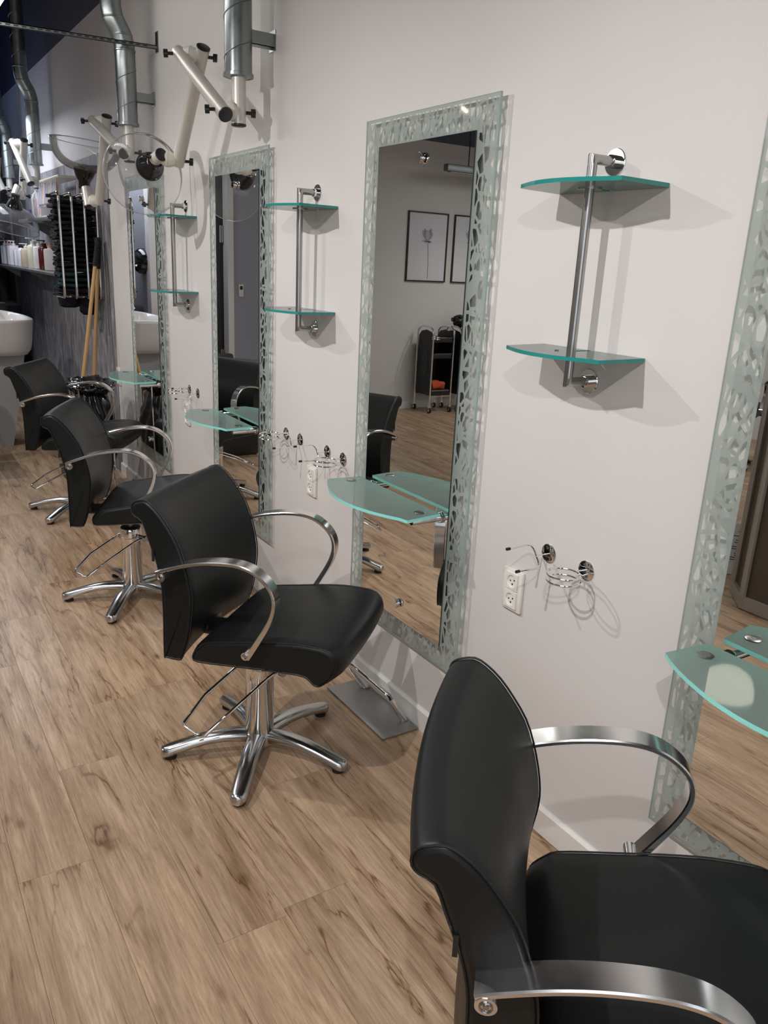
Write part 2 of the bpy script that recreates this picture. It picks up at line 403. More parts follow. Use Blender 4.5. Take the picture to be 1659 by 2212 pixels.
# end wall across the room with the door opening, its return along the passage
YW = 7.8
b = MB(); b.box(-3.1, -1.70, YW, YW+.12, 0, 2.93); struct('wall_end_door_side', b, M_GREYB, 'blue-grey part of the end wall beside the door')  # bluer and darker in colour than the rest of the end wall
b = MB(); b.box(XL, -3.1, YW, YW+.12, 0, 2.93); struct('wall_end', b, M_WALL2, 'pale end wall carrying the flower pictures')
b = MB(); b.box(-1.0, -.87, YW, YW+.12, 0, 2.93); b.box(-1.70, -1.0, YW, YW+.12, 2.62, 2.93)
struct('wall_end_pier', b, M_WALL, 'white pier beside the passage')
b = MB(); b.box(-.99, -.87, YW+.12, YE, 0, 2.93); struct('wall_passage', b, M_GREYW, 'grey-blue side wall of the passage')
b = MB(); b.box(XL, -.87, YW, YW+.12, 2.93, ZC); struct('wall_end_upper', b, M_DARK, 'dark upper strip of the end wall')
b = MB(); b.box(XL, -1.72, YW-.014, YW, 0, .085); struct('baseboard_end', b, M_BASE, 'white skirting under the flower pictures')
b = MB()
b.box(-1.70, -1.64, YW-.015, YW+.135, 0, 2.62); b.box(-1.06, -1.0, YW-.015, YW+.135, 0, 2.62); b.box(-1.64, -1.06, YW-.015, YW+.135, 2.56, 2.62)
struct('trim_1', b, M_BASE, 'white door frame in the end wall')
b = MB(); b.box(-1.64, -1.06, YW+.11, YW+.15, .005, 2.56); door = struct('door_1', b, mat('black_door', (.015,.015,.018), .4), 'dark door in the end wall')
for z in (.55, 1.75): b = MB(); b.cyl((-1.625, YW+.095, z), (-1.625, YW+.095, z+.16), .009, 10); b.box(-1.64, -1.6, YW+.1, YW+.11, z, z+.16); b.build('hinge', M_STEEL, door)

# ------------------------------------------------------------------ styling chair
B_PROF = [(-.283,.915),(-.296,.908),(-.303,.895),(-.302,.878),(-.292,.866),(-.270,.853),(-.253,.806),(-.233,.749),(-.220,.702),(-.213,.653),(-.211,.60),(-.211,.543),(-.213,.431),(-.205,.424),(-.165,.422),(-.150,.435),
          (-.128,.50),(-.119,.56),(-.113,.61),(-.114,.65),(-.122,.698),(-.137,.755),(-.155,.803),(-.182,.847),(-.209,.883),(-.236,.908),(-.259,.920)]
S_PROF = [(-.127,.440),(-.122,.46),(-.098,.486),(-.078,.499),(-.018,.510),(.05,.520),(.126,.533),(.20,.5425),(.25,.5445),(.305,.543),(.338,.536),(.354,.522),(.359,.505),(.357,.485),(.343,.455),(.316,.430),(.295,.420),(.277,.424),(.257,.438),(.222,.446),(.10,.441),(-.02,.434),(-.11,.430)]
A_CURVE = [(-.201,.7135),(-.175,.7245),(-.101,.75),(-.03,.7655),(.039,.7705),(.09,.761),(.128,.737),(.151,.708),(.158,.677),(.152,.642),(.135,.601),(.107,.551),(.075,.497)]
def swept(prof, w, off, rnd=.010, nseg=14, lift=None, vscale=None):
    """side profile carried across the width, rounded over at both flanks"""
    cu = sum(p[0] for p in prof)/len(prof); cz = sum(p[1] for p in prof)/len(prof)
    st = [(-w, rnd), (-w+.0022, rnd*.45), (-w+.0065, rnd*.12), (-w+.013, 0)]
    inner = [(-w+.013+(2*w-.026)*k/nseg, 0) for k in range(1, nseg)]
    st = st+inner+[(-s[0], s[1]) for s in reversed(st)]
    rings = []
    n = len(prof)
    for v, ins in st:
        ring = []
        for i, (u, z) in enumerate(prof):
            a = prof[i-1]; b = prof[(i+1) % n]
            t = Vector((b[0]-a[0], b[1]-a[1])); t.normalize()
            nx, nz = t.y, -t.x   # profile runs clockwise or not: fixed below
            if (u-cu)*nx+(z-cz)*nz < 0 and False: nx, nz = -nx, -nz
            uu = u-nx*ins*SGN; zz = z-nz*ins*SGN
            du, dz = off(v/w, uu, zz)
            ring.append(Vector((uu+du, v, zz+dz)))
        rings.append(ring)
    return rings
def signed(prof): return sum(prof[i-1][0]*prof[i][1]-prof[i][0]*prof[i-1][1] for i in range(len(prof)))
def smooth2(P, n=3):
    P3 = [Vector((p[0], p[1], 0)) for p in P]; P3 = [P3[-1]]+P3+[P3[0], P3[1]]
    out = []
    for i in range(1, len(P3)-2):
        a, b, c, d = P3[i-1], P3[i], P3[i+1], P3[i+2]
        for k in range(n):
            t = k/n; q = .5*((2*b)+(c-a)*t+(2*a-5*b+4*c-d)*t*t+(3*b-a-3*c+d)*t**3); out.append((q.x, q.y))
    return out
def make_chair(name, label, seat_dz=0, base_rot=0, roll=0):
    global SGN
    root = thing(name, label, 'chair', group='black salon chairs along the mirrors')
    bp = smooth2(B_PROF, 2); sp = smooth2(S_PROF, 2)
    SGN = 1 if signed(bp) > 0 else -1
    W = .238
    b = MB()
    boff = lambda s, u, z: (-.022*(1-s*s), -.006*(1-s*s)*min(1, max(0, (z-.6)/.3)))
    b.rings(swept(bp, W, boff, .010), True, 'flat')
    back = b.build('backrest', M_LEATH, root, 50)
    for s in (-1, 1):
        p = MB(); path = [(u, s*(W-.0035), z) for u, z in bp[:]]
        path.append(path[0]); p.tube(path, .0020, 6, False); p.build('piping', M_SEAM, back)
    t = MB(); t.box(-.2395, -.232, -.2395, -.2375, .735, .775); t.build('care_tag', M_BLACKP, back)
    SGN = 1 if signed(sp) > 0 else -1
    b = MB()
    soff = lambda s, u, z: (.014*(1-s*s)*min(1, max(0, (u-.1)/.25))+.016*max(0, (abs(s)-.82)/.18)**2*min(1, max(0, (.05-u)/.12))-.022*max(0, (abs(s)-.86)/.14)**2*min(1, max(0, (u-.25)/.1)), .004*(1-s*s)*min(1, max(0, (z-.45)/.05)))
    b.rings(swept(sp, .243, soff, .010), True, 'flat')
    seat = b.build('seat', M_LEATH, root, 50)
    for s in (-1, 1):
        p = MB(); path = [(u+soff(.985, u, z)[0], s*(.243-.0035), z) for u, z in sp]; path.append(path[0]); p.tube(path, .0020, 6, False); p.build('piping', M_SEAM, seat)
    # bracket that joins seat and back
    b = MB(); b.bbox(-.17, .02, -.05, .05, .425, .445, .004); b.bbox(-.185, -.16, -.05, .05, .425, .52, .004); b.build('back_bracket', M_BLACKP, root)
    cur = catmull([(u, 0, z) for u, z in A_CURVE], 4)
    for s in (-1, 1):
        a = MB(); rings = []
        n = len(cur)
        for i, q in enumerate(cur):
            t0 = cur[max(i-1, 0)]; t1 = cur[min(i+1, n-1)]; tg = (t1-t0).normalized(); nr = Vector((-tg.z, 0, tg.x))
            if nr.dot(q-Vector((-.0,0,.62))) < 0: nr = -nr
            th = .011+.006*max(0, (i/n-.6)/.4); k = i/(n-1)
            vo, vi = .283, .283-(.050-.010*k)
            e_ = .0025
            ring = []
            for (vv, tt) in ((vo-e_, 0), (vo, e_), (vo, th-e_), (vo-e_, th), (vi+e_, th), (vi, th-e_), (vi, e_), (vi+e_, 0)):
                ring.append(q+nr*tt+Vector((0, s*vv, 0)))
            rings.append(ring)
        a.rings(rings, True, True)
        a.cyl((-.188, s*.233, .709), (-.188, s*.284, .709), .0155, 20)
        a.cyl((.078, s*.240, .501), (.078, s*.284, .501), .0125, 20)
        ar = a.build('armrest', M_ALU, root, 35)
        for (u, z, r) in ((-.188, .709, .0085), (.078, .501, .007)):
            c = MB(); c.tube([(u+r*math.cos(k*PI/8), s*.2845, z+r*math.sin(k*PI/8)) for k in range(17)], .0016, 6, False)
            c.cyl((u, s*.280, z), (u, s*.2855, z), .0045, 10); c.build('bolt', M_STEEL, ar)
    MU = Matrix.Translation((0,0,.45+seat_dz)) @ Matrix.Rotation(roll, 4, 'X') @ Matrix.Translation((0,0,-.45))
    for ch in root.children: ch.matrix_local = MU
    # under-frame on its own turning angle
    def rot(p, a): return (p[0]*math.cos(a)-p[1]*math.sin(a), p[0]*math.sin(a)+p[1]*math.cos(a), p[2])
    b = MB(); b.lathe([(0,.035),(.05,.035),(.056,.05),(.056,.068),(.052,.076),(0,.076)], 28); b.build('base_hub', M_ALU2, root)
    for k in range(5):
        a = base_rot+math.radians(161.8+72*k)
        lg = MB(); rings = []
        for r, zt, hw, th in ((.03,.082,.030,.045),(.07,.086,.030,.040),(.12,.085,.0295,.034),(.17,.079,.029,.031),(.22,.069,.0285,.031),(.27,.056,.028,.034),(.300,.048,.0275,.037),(.314,.0445,.025,.0345),(.322,.042,.019,.032),(.326,.040,.011,.029)):
            ring = []
            for q in range(12):
                an = PI*2*q/12; cy, sz = math.cos(an), math.sin(an)
                sgc = 1 if cy > 0 else -1
                ring.append(Vector(rot((r, hw*sgc*abs(cy)**.75, zt-th*.5+th*.5*(abs(sz)**(.85 if sz > 0 else .5))*(1 if sz > 0 else -1)), a)))
            rings.append(ring)
        lg.rings(rings); leg = lg.build('leg', M_ALU2, root, 60)
        g = MB(); p0 = rot((.296,0,0), a); g.cyl((p0[0],p0[1],0.0005), (p0[0],p0[1],.008), .020, 20); g.cyl((p0[0],p0[1],.008), (p0[0],p0[1],.02), .0185, 20)
        g.build('foot_glide', M_RUBBER, leg)
    b = MB(); b.lathe([(.0465,.072),(.047,.075),(.047,.27),(.0485,.272),(.0485,.352),(.0465,.357)], 32); b.build('column', M_CHROME, root)
    b = MB(); b.lathe([(.0,.3565),(.046,.3565),(.046,.361),(.036,.364),(0,.364)], 28); b.build('column_cap', M_BLACKP, root)
    b = MB(); b.cyl((0,0,.36), (0,0,.437+seat_dz), .014, 18); b.build('lift_rod', M_STEEL, root)
    b = MB(); b.bbox(-.11, .11, -.09, .09, .424+seat_dz, .436+seat_dz, .002); b.build('seat_plate', M_BLACKP, root)
    # pump pedal loop
    a = base_rot+math.radians(197.6)
    L = [(-.015,-.068,.315),(.03,-.068,.305),(.175,-.068,.250),(.270,-.052,.197),(.278,-.035,.193),(.278,.035,.193),(.270,.052,.197),(.175,.068,.250),(.03,.068,.305),(-.015,.068,.315)]
    b = MB(); b.tube([rot(p, a) for p in L], .0055, 10); pd = b.build('foot_pedal', M_CHROME, root)
    b = MB(); b.cyl(rot((-.02,-.088,.316),a), rot((-.02,.088,.316),a), .009, 12)
    b.cyl(rot((-.02,.080,.316),a), rot((-.02,.096,.316),a), .014, 14); b.cyl(rot((-.02,-.096,.316),a), rot((-.02,-.080,.316),a), .014, 14)
    b.build('pedal_pivot', M_STEEL, pd)
    return root
D2R = math.radians
def rebuild(label, x, y, deg, base_world, dz, roll=0):
    r = make_chair('salon_chair', label, dz, D2R(base_world-deg), roll); r.location = (x, y, 0); r.rotation_euler = (0,0,D2R(deg)); return r
chairA = rebuild('black salon chair, second nearest, with its whole star base and pedal in view', -.563, 2.198, -47.7, 0, 0)
chairB = rebuild('nearest black salon chair, cut off by the lower right picture corner', -.61, .684, -42.8, 10, -.013, .073)
chairC = rebuild('black salon chair third from the front, gas rod showing below its seat', -.580, 3.665, -25.5, 2, .014)
chairD = rebuild('farthest black salon chair, in front of the broom handles and black bag', -.496, 5.176, -33.6, -12, .019)
chairE = dup(chairC, (-5.1, 4.4, 0), D2R(160), 'black salon chair on the opposite side of the room, seen only in the nearest mirror')

# ------------------------------------------------------------------ mirrors
MY = [.686, 2.179, 3.660, 5.140]
MZ = 1.188
def make_mirror(name, label):
    r = thing(name, label, 'mirror', (0, MY[1], MZ), 0, 'tall frosted-border mirrors')
    b = MB(); b.cur = 0
    b.v = []; x0, x1, hy, hz = -.031, -.025, .346, .872
    b.add([(x0,-hy,-hz),(x0,hy,-hz),(x0,hy,hz),(x0,-hy,hz),(x1,-hy,-hz),(x1,hy,-hz),(x1,hy,hz),(x1,-hy,hz)], [])
    # only the front face carries the etching, the edges are green glass; the back face is left clear
    n = 0
    b.f += [(0,1,2,3)]; b.m += [0]
    for fc in ((0,1,5,4),(1,2,6,5),(2,3,7,6),(3,0,4,7)): b.f.append(fc); b.m.append(1)
    g = b.build('frosted_panel', [M_FROST, M_GEDGE], r, 0)
    b = MB(); b.box(-.0355, -.0315, -.255, .255, .387-MZ, 1.973-MZ)
    b.f = b.f; me = b.build('mirror_pane', [M_MEDGE, M_MIRROR], r, 0)
    for p in me.data.polygons: p.material_index = 1 if p.normal.x < -.9 else 0
    b = MB(); b.box(-.0245, -.012, -.253, .253, .39-MZ, 1.969-MZ); b.build('backing_board', M_MEDGE, r, 0)
    for z in (.446-MZ, 1.921-MZ):
        k = MB(); k.lathe([(0,0),(.010,0),(.010,.004),(.0155,.005),(.016,.007),(.016,.013),(.0145,.0155),(0,.0155)], 24, Matrix.Translation((-.0356,0,z)) @ Matrix.Rotation(-PI/2, 4, 'Y'))
        k.build('mirror_knob', M_CHROME, r)
    for sy in (-1, 1):
        for z in (-.7, .7):
            s = MB(); s.cyl((-.0118, sy*.2, z), (-.0005, sy*.2, z), .012, 14); s.build('spacer', M_STEEL, r)
    return r
mA = make_mirror('wall_mirror', 'tall mirror in a frosted leaf-pattern border reflecting two flower pictures and a trolley')
dup(mA, (0, MY[0], MZ), 0, 'tall frosted-border mirror cut off by the right picture edge')
dup(mA, (0, MY[2], MZ), 0, 'tall frosted-border mirror third from the right, with a clear dome before its top left corner')
dup(mA, (0, MY[3], MZ), 0, 'farthest frosted-border mirror, reflecting the washbasin and a black bag')

# ------------------------------------------------------------------ glass tables on the mirrors
def glass_slab(outline, z0, z1, mats, name, parent, extra=None):
    b = MB(); n = len(outline)
    b.v = [(x, y, z0) for x, y in outline]+[(x, y, z1) for x, y in outline]
    b.f = [tuple(range(n-1, -1, -1)), tuple(range(n, 2*n))]; b.m = [0, 0]
    for i in range(n):
        j = (i+1) % n; b.f.append((i, j, n+j, n+i)); b.m.append(1)
    return b.build(name, mats, parent, 0)
def table_outline():
    pts = [(-.062,-.250),(-.062,.250),(-.186,.266)]
    for k in range(1, 16):
        t = k/16; y = .266-.532*t; pts.append((-.186-.090*math.sin(PI*t)**.85, y))
    pts.append((-.200,-.266)); return pts
def make_table(label, z):
    r = thing('glass_console_table', label, 'glass table', (0, MY[1], z), 0, 'green glass half-moon tables on the mirrors')
    glass_slab(table_outline(), -.010, 0, [M_TABLE, M_TEDGE], 'glass_top', r)
    for s in (-1, 1):
        b = MB(); b.cyl((-.150, s*.216, -.026), (-.0356, s*.216, -.026), .0115, 18)
        b.lathe([(.0,0),(.017,0),(.0185,.004),(.017,.008),(0,.008)], 22, Matrix.Translation((-.0358, s*.216, -.026)) @ Matrix.Rotation(-PI/2, 4, 'Y'))
        b.build('support_rod', M_CHROME, r)
        b = MB(); b.lathe([(0,.0005),(.0175,.0005),(.0185,.0018),(.016,.0030),(.004,.0026),(0,.0024)], 28, Matrix.Translation((-.120, s*.216, 0))); b.build('cover_disc', M_STEEL, r)
        b = MB(); b.cyl((-.120, s*.216, -.016), (-.120, s*.216, -.0101), .012, 16); b.build('clamp', M_CHROME, r)
    return r
tA = make_table('half-moon green glass table on the mirror behind the second nearest chair', .858)
dup(tA, (0, MY[0], .846), 0, 'half-moon green glass table cut off by the right picture edge')
dup(tA, (0, MY[2], .858), 0, 'half-moon green glass table on the third mirror from the right')
dup(tA, (0, MY[3], .858), 0, 'farthest half-moon green glass table, beside the grey wallpaper')

# ------------------------------------------------------------------ glass wall shelves
SY = [1.430, 2.926, 4.438]
def shelf_outline():
    pts = [(-.002,-.165),(-.002,-.008),(-.085,-.008),(-.085,.008),(-.002,.008),(-.002,.175),(-.155,.150)]
    for k in range(1, 14):
        t = k/14; pts.append((-.155-.052*math.sin(PI*t), .150-.325*t))
    pts.append((-.165,-.175)); return pts
def make_shelf(label):
    r = thing('corner_glass_shelf', label, 'wall shelf', (0, SY[0], 0), 0, 'two-tier glass shelves on chrome poles')
    for z in (1.795, 1.413):
        s = glass_slab(shelf_outline(), z, z+.009, [M_SHELF, M_SEDGE], 'glass_shelf', r)
        d = MB(); d.lathe([(.0135,0),(.028,0),(.028,.003),(.0135,.003)], 24, Matrix.Translation((-.076,0,z-.0032)), True); d.build('support_disc', M_STEEL, r)
        d = MB(); d.cyl((-.105, .02, z+.0092), (-.105, .02, z+.0115), .005, 12); d.build('screw', M_STEEL, r)
    b = MB(); R = .0115
    # mitred pole: arm from the wall, down, and back to the wall
    b.tube([(-.004,0,1.858), (-.0645,0,1.858)], R, 18); b.tube([(-.004,0,1.346), (-.0645,0,1.346)], R, 18)
    for (zz, sg) in ((1.858, 1), (1.346, -1)):
        ring1 = []; ring2 = []; ring3 = []
        for k in range(18):
            a = 2*PI*k/18; cx, cy = math.cos(a)*R, math.sin(a)*R
            ring1.append(Vector((-.064, cy, zz+cx*sg))); ring2.append(Vector((-.076-cx, cy, zz+cx*sg))); ring3.append(Vector((-.076-cx, cy, zz-.0125*sg)))
        b.rings([ring1, ring2, ring3], True, False)
    b.tube([(-.076,0,1.846), (-.076,0,1.358)], R, 18, False)
    b.build('pole', M_STEEL, r, 35)
    for z in (1.858, 1.346):
        b = MB(); b.lathe([(0,0),(.031,0),(.031,.003),(.0295,.0045),(.0,.0048)], 32, Matrix.Translation((-.0003,0,z)) @ Matrix.Rotation(-PI/2, 4, 'Y'))
        b.lathe([(.0155,0),(.0155,.016),(.0125,.0175),(.0,.0175)], 20, Matrix.Translation((-.0045,0,z)) @ Matrix.Rotation(-PI/2, 4, 'Y'))
        b.build('wall_flange', M_CHROME, r)
    return r
sA = make_shelf('nearest two-tier green glass shelf on a chrome pole')
dup(sA, (0, SY[1], 0), 0, 'middle two-tier glass shelf, between the second and third mirrors from the right')
dup(sA, (0, SY[2], 0), 0, 'farthest two-tier glass shelf, beside the farthest mirror')

# ------------------------------------------------------------------ dryer rings, tong hooks, sockets
def flange(r, z=0):
    b = MB(); b.lathe([(0,0),(.0275,0),(.0275,.0018),(.026,.0026),(0,.0026)], 30, Matrix.Translation((-.0003,0,z)) @ Matrix.Rotation(-PI/2, 4, 'Y')); b.build('wall_flange', M_CHROME, r)
    for s in (-1, 1):
        k = MB(); k.lathe([(0,0),(.0045,0),(.0035,.002),(0,.0025)], 12, Matrix.Translation((-.003, .006*s, z+.015*s)) @ Matrix.Rotation(-PI/2, 4, 'Y')); k.build('screw', M_STEEL, r)
def make_ring(label, y):
    r = thing('dryer_ring', label, 'ring holder', (0, y, .856), 0, 'double wire rings for hairdryers')
    flange(r)
    for dz in (.004, -.013):
        b = MB(); b.tube([(-.083+.043*math.cos(k*PI/18), .043*math.sin(k*PI/18), dz) for k in range(37)], .0029, 8, False)
        b.tube([(-.040, 0, dz), (-.003, 0, dz*.8)], .0028, 8); b.build('wire_ring', M_CHROME, r)
    return r
def make_hook(label, y, flip=1):
    r = thing('tong_hook', label, 'hook', (0, y, .857), 0, 'forked wire hooks for curling tongs')
    flange(r)
    b = MB(); b.tube([(-.003,0,0), (-.047,0,0)], .0023, 8); b.build('stem', M_CHROME, r)
    pr = [(-.135,.014*flip,.030),(-.085,.016*flip,.031),(-.062,.016*flip,.029),(-.050,.010*flip,.018),(-.047,0,0),(-.050,-.014*flip,-.014),(-.060,-.023*flip,-.022),(-.082,-.026*flip,-.024),(-.132,-.028*flip,-.021)]
    b = MB(); b.tube(catmull(pr, 4), .0029, 8); f = b.build('fork', M_CHROME, r)
    for q in (pr[0], pr[-1]):
        b = MB(); b.cyl(q, (q[0]-.012, q[1], q[2]), .0042, 10); b.build('rubber_tip', M_RUBBER, f)
    return r
hk = make_hook('forked tong hook above the nearest wall socket', 1.501)
rg = make_ring('double wire dryer ring right of the nearest wall socket', 1.359)
dup(rg, (0, 3.179, .866), 0, 'double wire dryer ring overlapping the third mirror border')
dup(hk, (0, 3.041, .866), 0, 'forked tong hook, left one of the two below the middle glass shelf')
dup(hk, (0, 2.794, .866), 0, 'forked tong hook above the socket below the middle glass shelf')
dup(rg, (0, 2.663, .864), 0, 'double wire dryer ring just left of the second mirror from the right')
dup(rg, (0, 4.454, .872), 0, 'farthest double wire dryer ring, below the farthest glass shelf')
dup(hk, (0, 4.316, .872), 0, 'farthest forked tong hook, below the farthest glass shelf')
def make_socket(label, y, z):
    r = thing('wall_socket', label, 'socket', (0, y, z), 0, 'white double wall sockets')
    b = MB(); b.bbox(-.0115, -.0003, -.040, .040, -.064, .064, .003); b.build('cover_frame', M_WHITEP, r)
    for s in (-1, 1):
        zc = s*.0285
        b = MB()   # square insert with a round recess
        n = 24; sq = []; ci = []; cb = []
        for k in range(n):
            a = 2*PI*k/n; c, d = math.cos(a), math.sin(a); m = max(abs(c), abs(d))
            sq.append(Vector((-.0165, .0255*c/m, zc+.0255*d/m))); ci.append(Vector((-.0165, .0195*c, zc+.0195*d))); cb.append(Vector((-.0118, .017*c, zc+.017*d)))
        sk = [Vector((-.011, p.y, p.z)) for p in sq]
        b.rings([sk, sq, ci, cb], True, False); b.add(cb, [tuple(range(n))])
        ins = b.build('socket_insert', M_WHITEP, r, 30)
        for (py, pz, pr) in ((-.008,.004,.0026), (.0085,-.0005,.0026), (-.001,-.0095,.0030)):
            b = MB(); b.cyl((-.0117, py, zc+pz), (-.0124, py, zc+pz), pr, 10); b.build('pin_hole', M_HOLE, ins)
    return r
sk = make_socket('nearest white double socket, below the nearest tong hook', 1.624, .702)
dup(sk, (0, 2.918, .712), 0, 'white double socket between the second and third mirrors from the right')
dup(sk, (0, 4.489, .725), 0, 'white double socket partly behind the third table from the right')
dup(sk, (0, 5.975, .742), 0, 'white double socket at the edge of the grey wallpaper')

# ------------------------------------------------------------------ footrests under the mirrors
def make_footrest(label, y):
    r = thing('footrest', label, 'footrest', (0, y, 0), 0, 'steel footrests under the mirrors')
    b = MB(); b.bbox(-.168, -.0155, -.205, .205, .0005, .0085, .002); b.build('floor_plate', M_PLATE, r)
    b = MB(); P = [(-.035,-.135,.009),(-.040,-.138,.016),(-.092,-.150,.098),(-.103,-.148,.118),(-.105,-.120,.124),(-.105,.120,.124),(-.103,.148,.118),(-.092,.150,.098),(-.040,.138,.016),(-.035,.135,.009)]
    b.tube(catmull(P, 3), .0125, 14); b.build('foot_bar', M_CHROME, r)
    for s in (-1, 1): b = MB(); b.cyl((-.035, s*.135, .0085), (-.035, s*.135, .012), .017, 18); b.build('weld_foot', M_PLATE, r)
    return r
fr = make_footrest('steel footrest plate with tube bar under the second mirror from the right', 2.238)
dup(fr, (0, .75, 0), 0, 'steel footrest hidden below the nearest chair')
dup(fr, (0, 3.72, 0), 0, 'steel footrest under the third mirror from the right')
dup(fr, (0, 5.19, 0), 0, 'steel footrest under the farthest mirror')

# ------------------------------------------------------------------ ventilation ducts and extraction arms
def make_duct(label, y, zb, kink):
    r = thing('ventilation_duct', label, 'duct', (-.15, y, zb), 0, 'galvanised spiral ducts along the mirror wall')
    R = .0545; top = ZC-zb-.002
    k0, k1 = kink-zb, kink-zb+.18
    low = [(0,0,0),(0,0,.02),(0,0,k0)]
    b = MB(); b.tube([(0,0,0),(0,0,k0)], R, 28, False)
    b.build('duct_pipe', M_GALV, r)
    b = MB(); el = [(0,0,k0),(-.002,0,k0+.03),(-.014,0,k0+.075),(-.036,0,k0+.115),(-.055,0,k0+.15),(-.065,0,k0+.2),(-.067,0,k0+.25)]
    b.tube(el, R*1.0, 28, False)
    for q in (el[0], el[2], el[4], el[6]):
        b.lathe([(R,-.006),(R+.0035,-.003),(R+.0035,.003),(R,.006)], 28, Matrix.Translation(q))
    b.build('duct_elbow', M_GALV, r)
    b = MB(); b.tube([(-.067,0,k0+.25),(-.067,0,top)], R, 28, False); b.build('duct_pipe', M_GALV, r)
    # raised spiral seams
    b = MB()
    def helix(x, z0, z1):
        n = max(8, int((z1-z0)/.145*16)); pts = []
        for i in range(n+1):
            z = z0+(z1-z0)*i/n; a = z/.145*2*PI
            pts.append((x+(R+.0006)*math.cos(a), (R+.0006)*math.sin(a), z))
        b.tube(pts, .0022, 5, False)
    helix(0, .02, k0); helix(-.067, k0+.25, top); b.build('spiral_seam', M_GALVD, r)
    b = MB(); b.lathe([(R,0),(R+.006,0),(R+.006,.012),(R,.014)], 28); b.lathe([(R+.001,.001),(.030,.001)], 28); b.build('end_collar', M_GALV, r)
    b = MB(); b.box(R*.6, .1498, -.021, .021, .125, .128); b.box(R*.6, .1498, -.021, -.018, .125, .175); b.box(R*.6, .1498, .018, .021, .125, .175); b.box(.1468,.1498,-.03,.03,.115,.19)
    b.build('wall_bracket', M_GALV, r)
    return r
DY = [(3.343, 2.296, 2.62), (4.94, 2.287, 2.66), (7.745, 2.278, 2.76), (9.2, 2.262, 2.66)]
DL = ['nearest galvanised spiral duct, left of the second mirror top', 'second galvanised duct with a bend, above the clear upturned dome', 'third galvanised duct with a bend, against the dark upper wall', 'farthest galvanised duct at the left picture edge']
ducts = [make_duct(DL[i], *DY[i]) for i in range(4)]

def knob(mb, p, d, L=.045):
    p = Vector(p); d = Vector(d).normalized()
    mb.tube([p, p+d*L*.5], .007, 8)
    q = p+d*L*.5
    up = Vector((0,0,1)) if abs(d.z) < .9 else Vector((1,0,0)); s = d.cross(up).normalized(); u = s.cross(d)
    ring = []; ring2 = []
    for k in range(16):
        rr = .0165 if k % 4 < 2 else .011
        v = (s*math.cos(2*PI*k/16)+u*math.sin(2*PI*k/16))*rr; ring.append(q+v); ring2.append(q+v+d*L*.4)
    mb.rings([ring, ring2])
def cap(r, p, d, R=.0305):
    p = Vector(p); d = Vector(d).normalized(); b = MB(); b.tube([p, p+d*.006, p+d*.009], [R, R, R*.85], 24); b.build('end_cap', M_BLACKP, r)
def puck(parent, a, b_):
    """ivory swivel joint between two tubes"""
    a = Vector(a); b_ = Vector(b_); d = (b_-a); L = d.length; d.normalize()
    M = Matrix.Translation(a) @ d.to_track_quat('Z', 'Y').to_matrix().to_4x4()
    m = MB(); m.lathe([(.022,L*.12),(.030,L*.25),(.036,L*.42),(.037,L*.485),(.0345,L*.5),(.037,L*.515),(.036,L*.58),(.030,L*.75),(.022,L*.88)], 24, M, True)
    m.build('swivel_joint', M_JOINT, parent)
def ext(a, b_, k): a = Vector(a); b_ = Vector(b_); return a+(a-b_).normalized()*k
def dome(parent, base, axis, R=.205, H=.15, cone=.085):
    base = Vector(base); axis = Vector(axis).normalized()
    M = Matrix.Translation(base) @ axis.to_track_quat('Z', 'Y').to_matrix().to_4x4()
    m = MB(); m.lathe([(.026,-.055),(.034,-.053),(.035,-.015),(.046,.0),(.057,.02),(.066,.048),(.068,.058),(.063,.064),(.03,.064)], 28, M, True); m.build('cone_socket', M_BLACKG, parent)
    prof = []
    for k in range(15):
        t = k/14*PI/2; prof.append((.060+(R-.060)*math.sin(t)**.95, .052+H*(1-math.cos(t))))
    inner = [(max(0, r_-.003), z_+.0005) for r_, z_ in prof]
    m = MB(); m.lathe(prof+[(R+.004, .052+H+.002), (R+.003, .052+H+.006), (R-.002, .052+H+.004)], 48, M); d = m.build('clear_dome', M_DOME, parent, 60)
    m = MB(); m.tube([M @ Vector(((R+.001)*math.cos(k*PI/24), (R+.001)*math.sin(k*PI/24), .052+H+.004)) for k in range(49)], .0022, 6, False); m.build('dome_rim', glass_rim, d)
glass_rim = glassy('dome_rim_highlight', (.9,.9,.9), (.9,.92,.95), .45)  # whiter than the dome: the rim's highlight is put into its colour
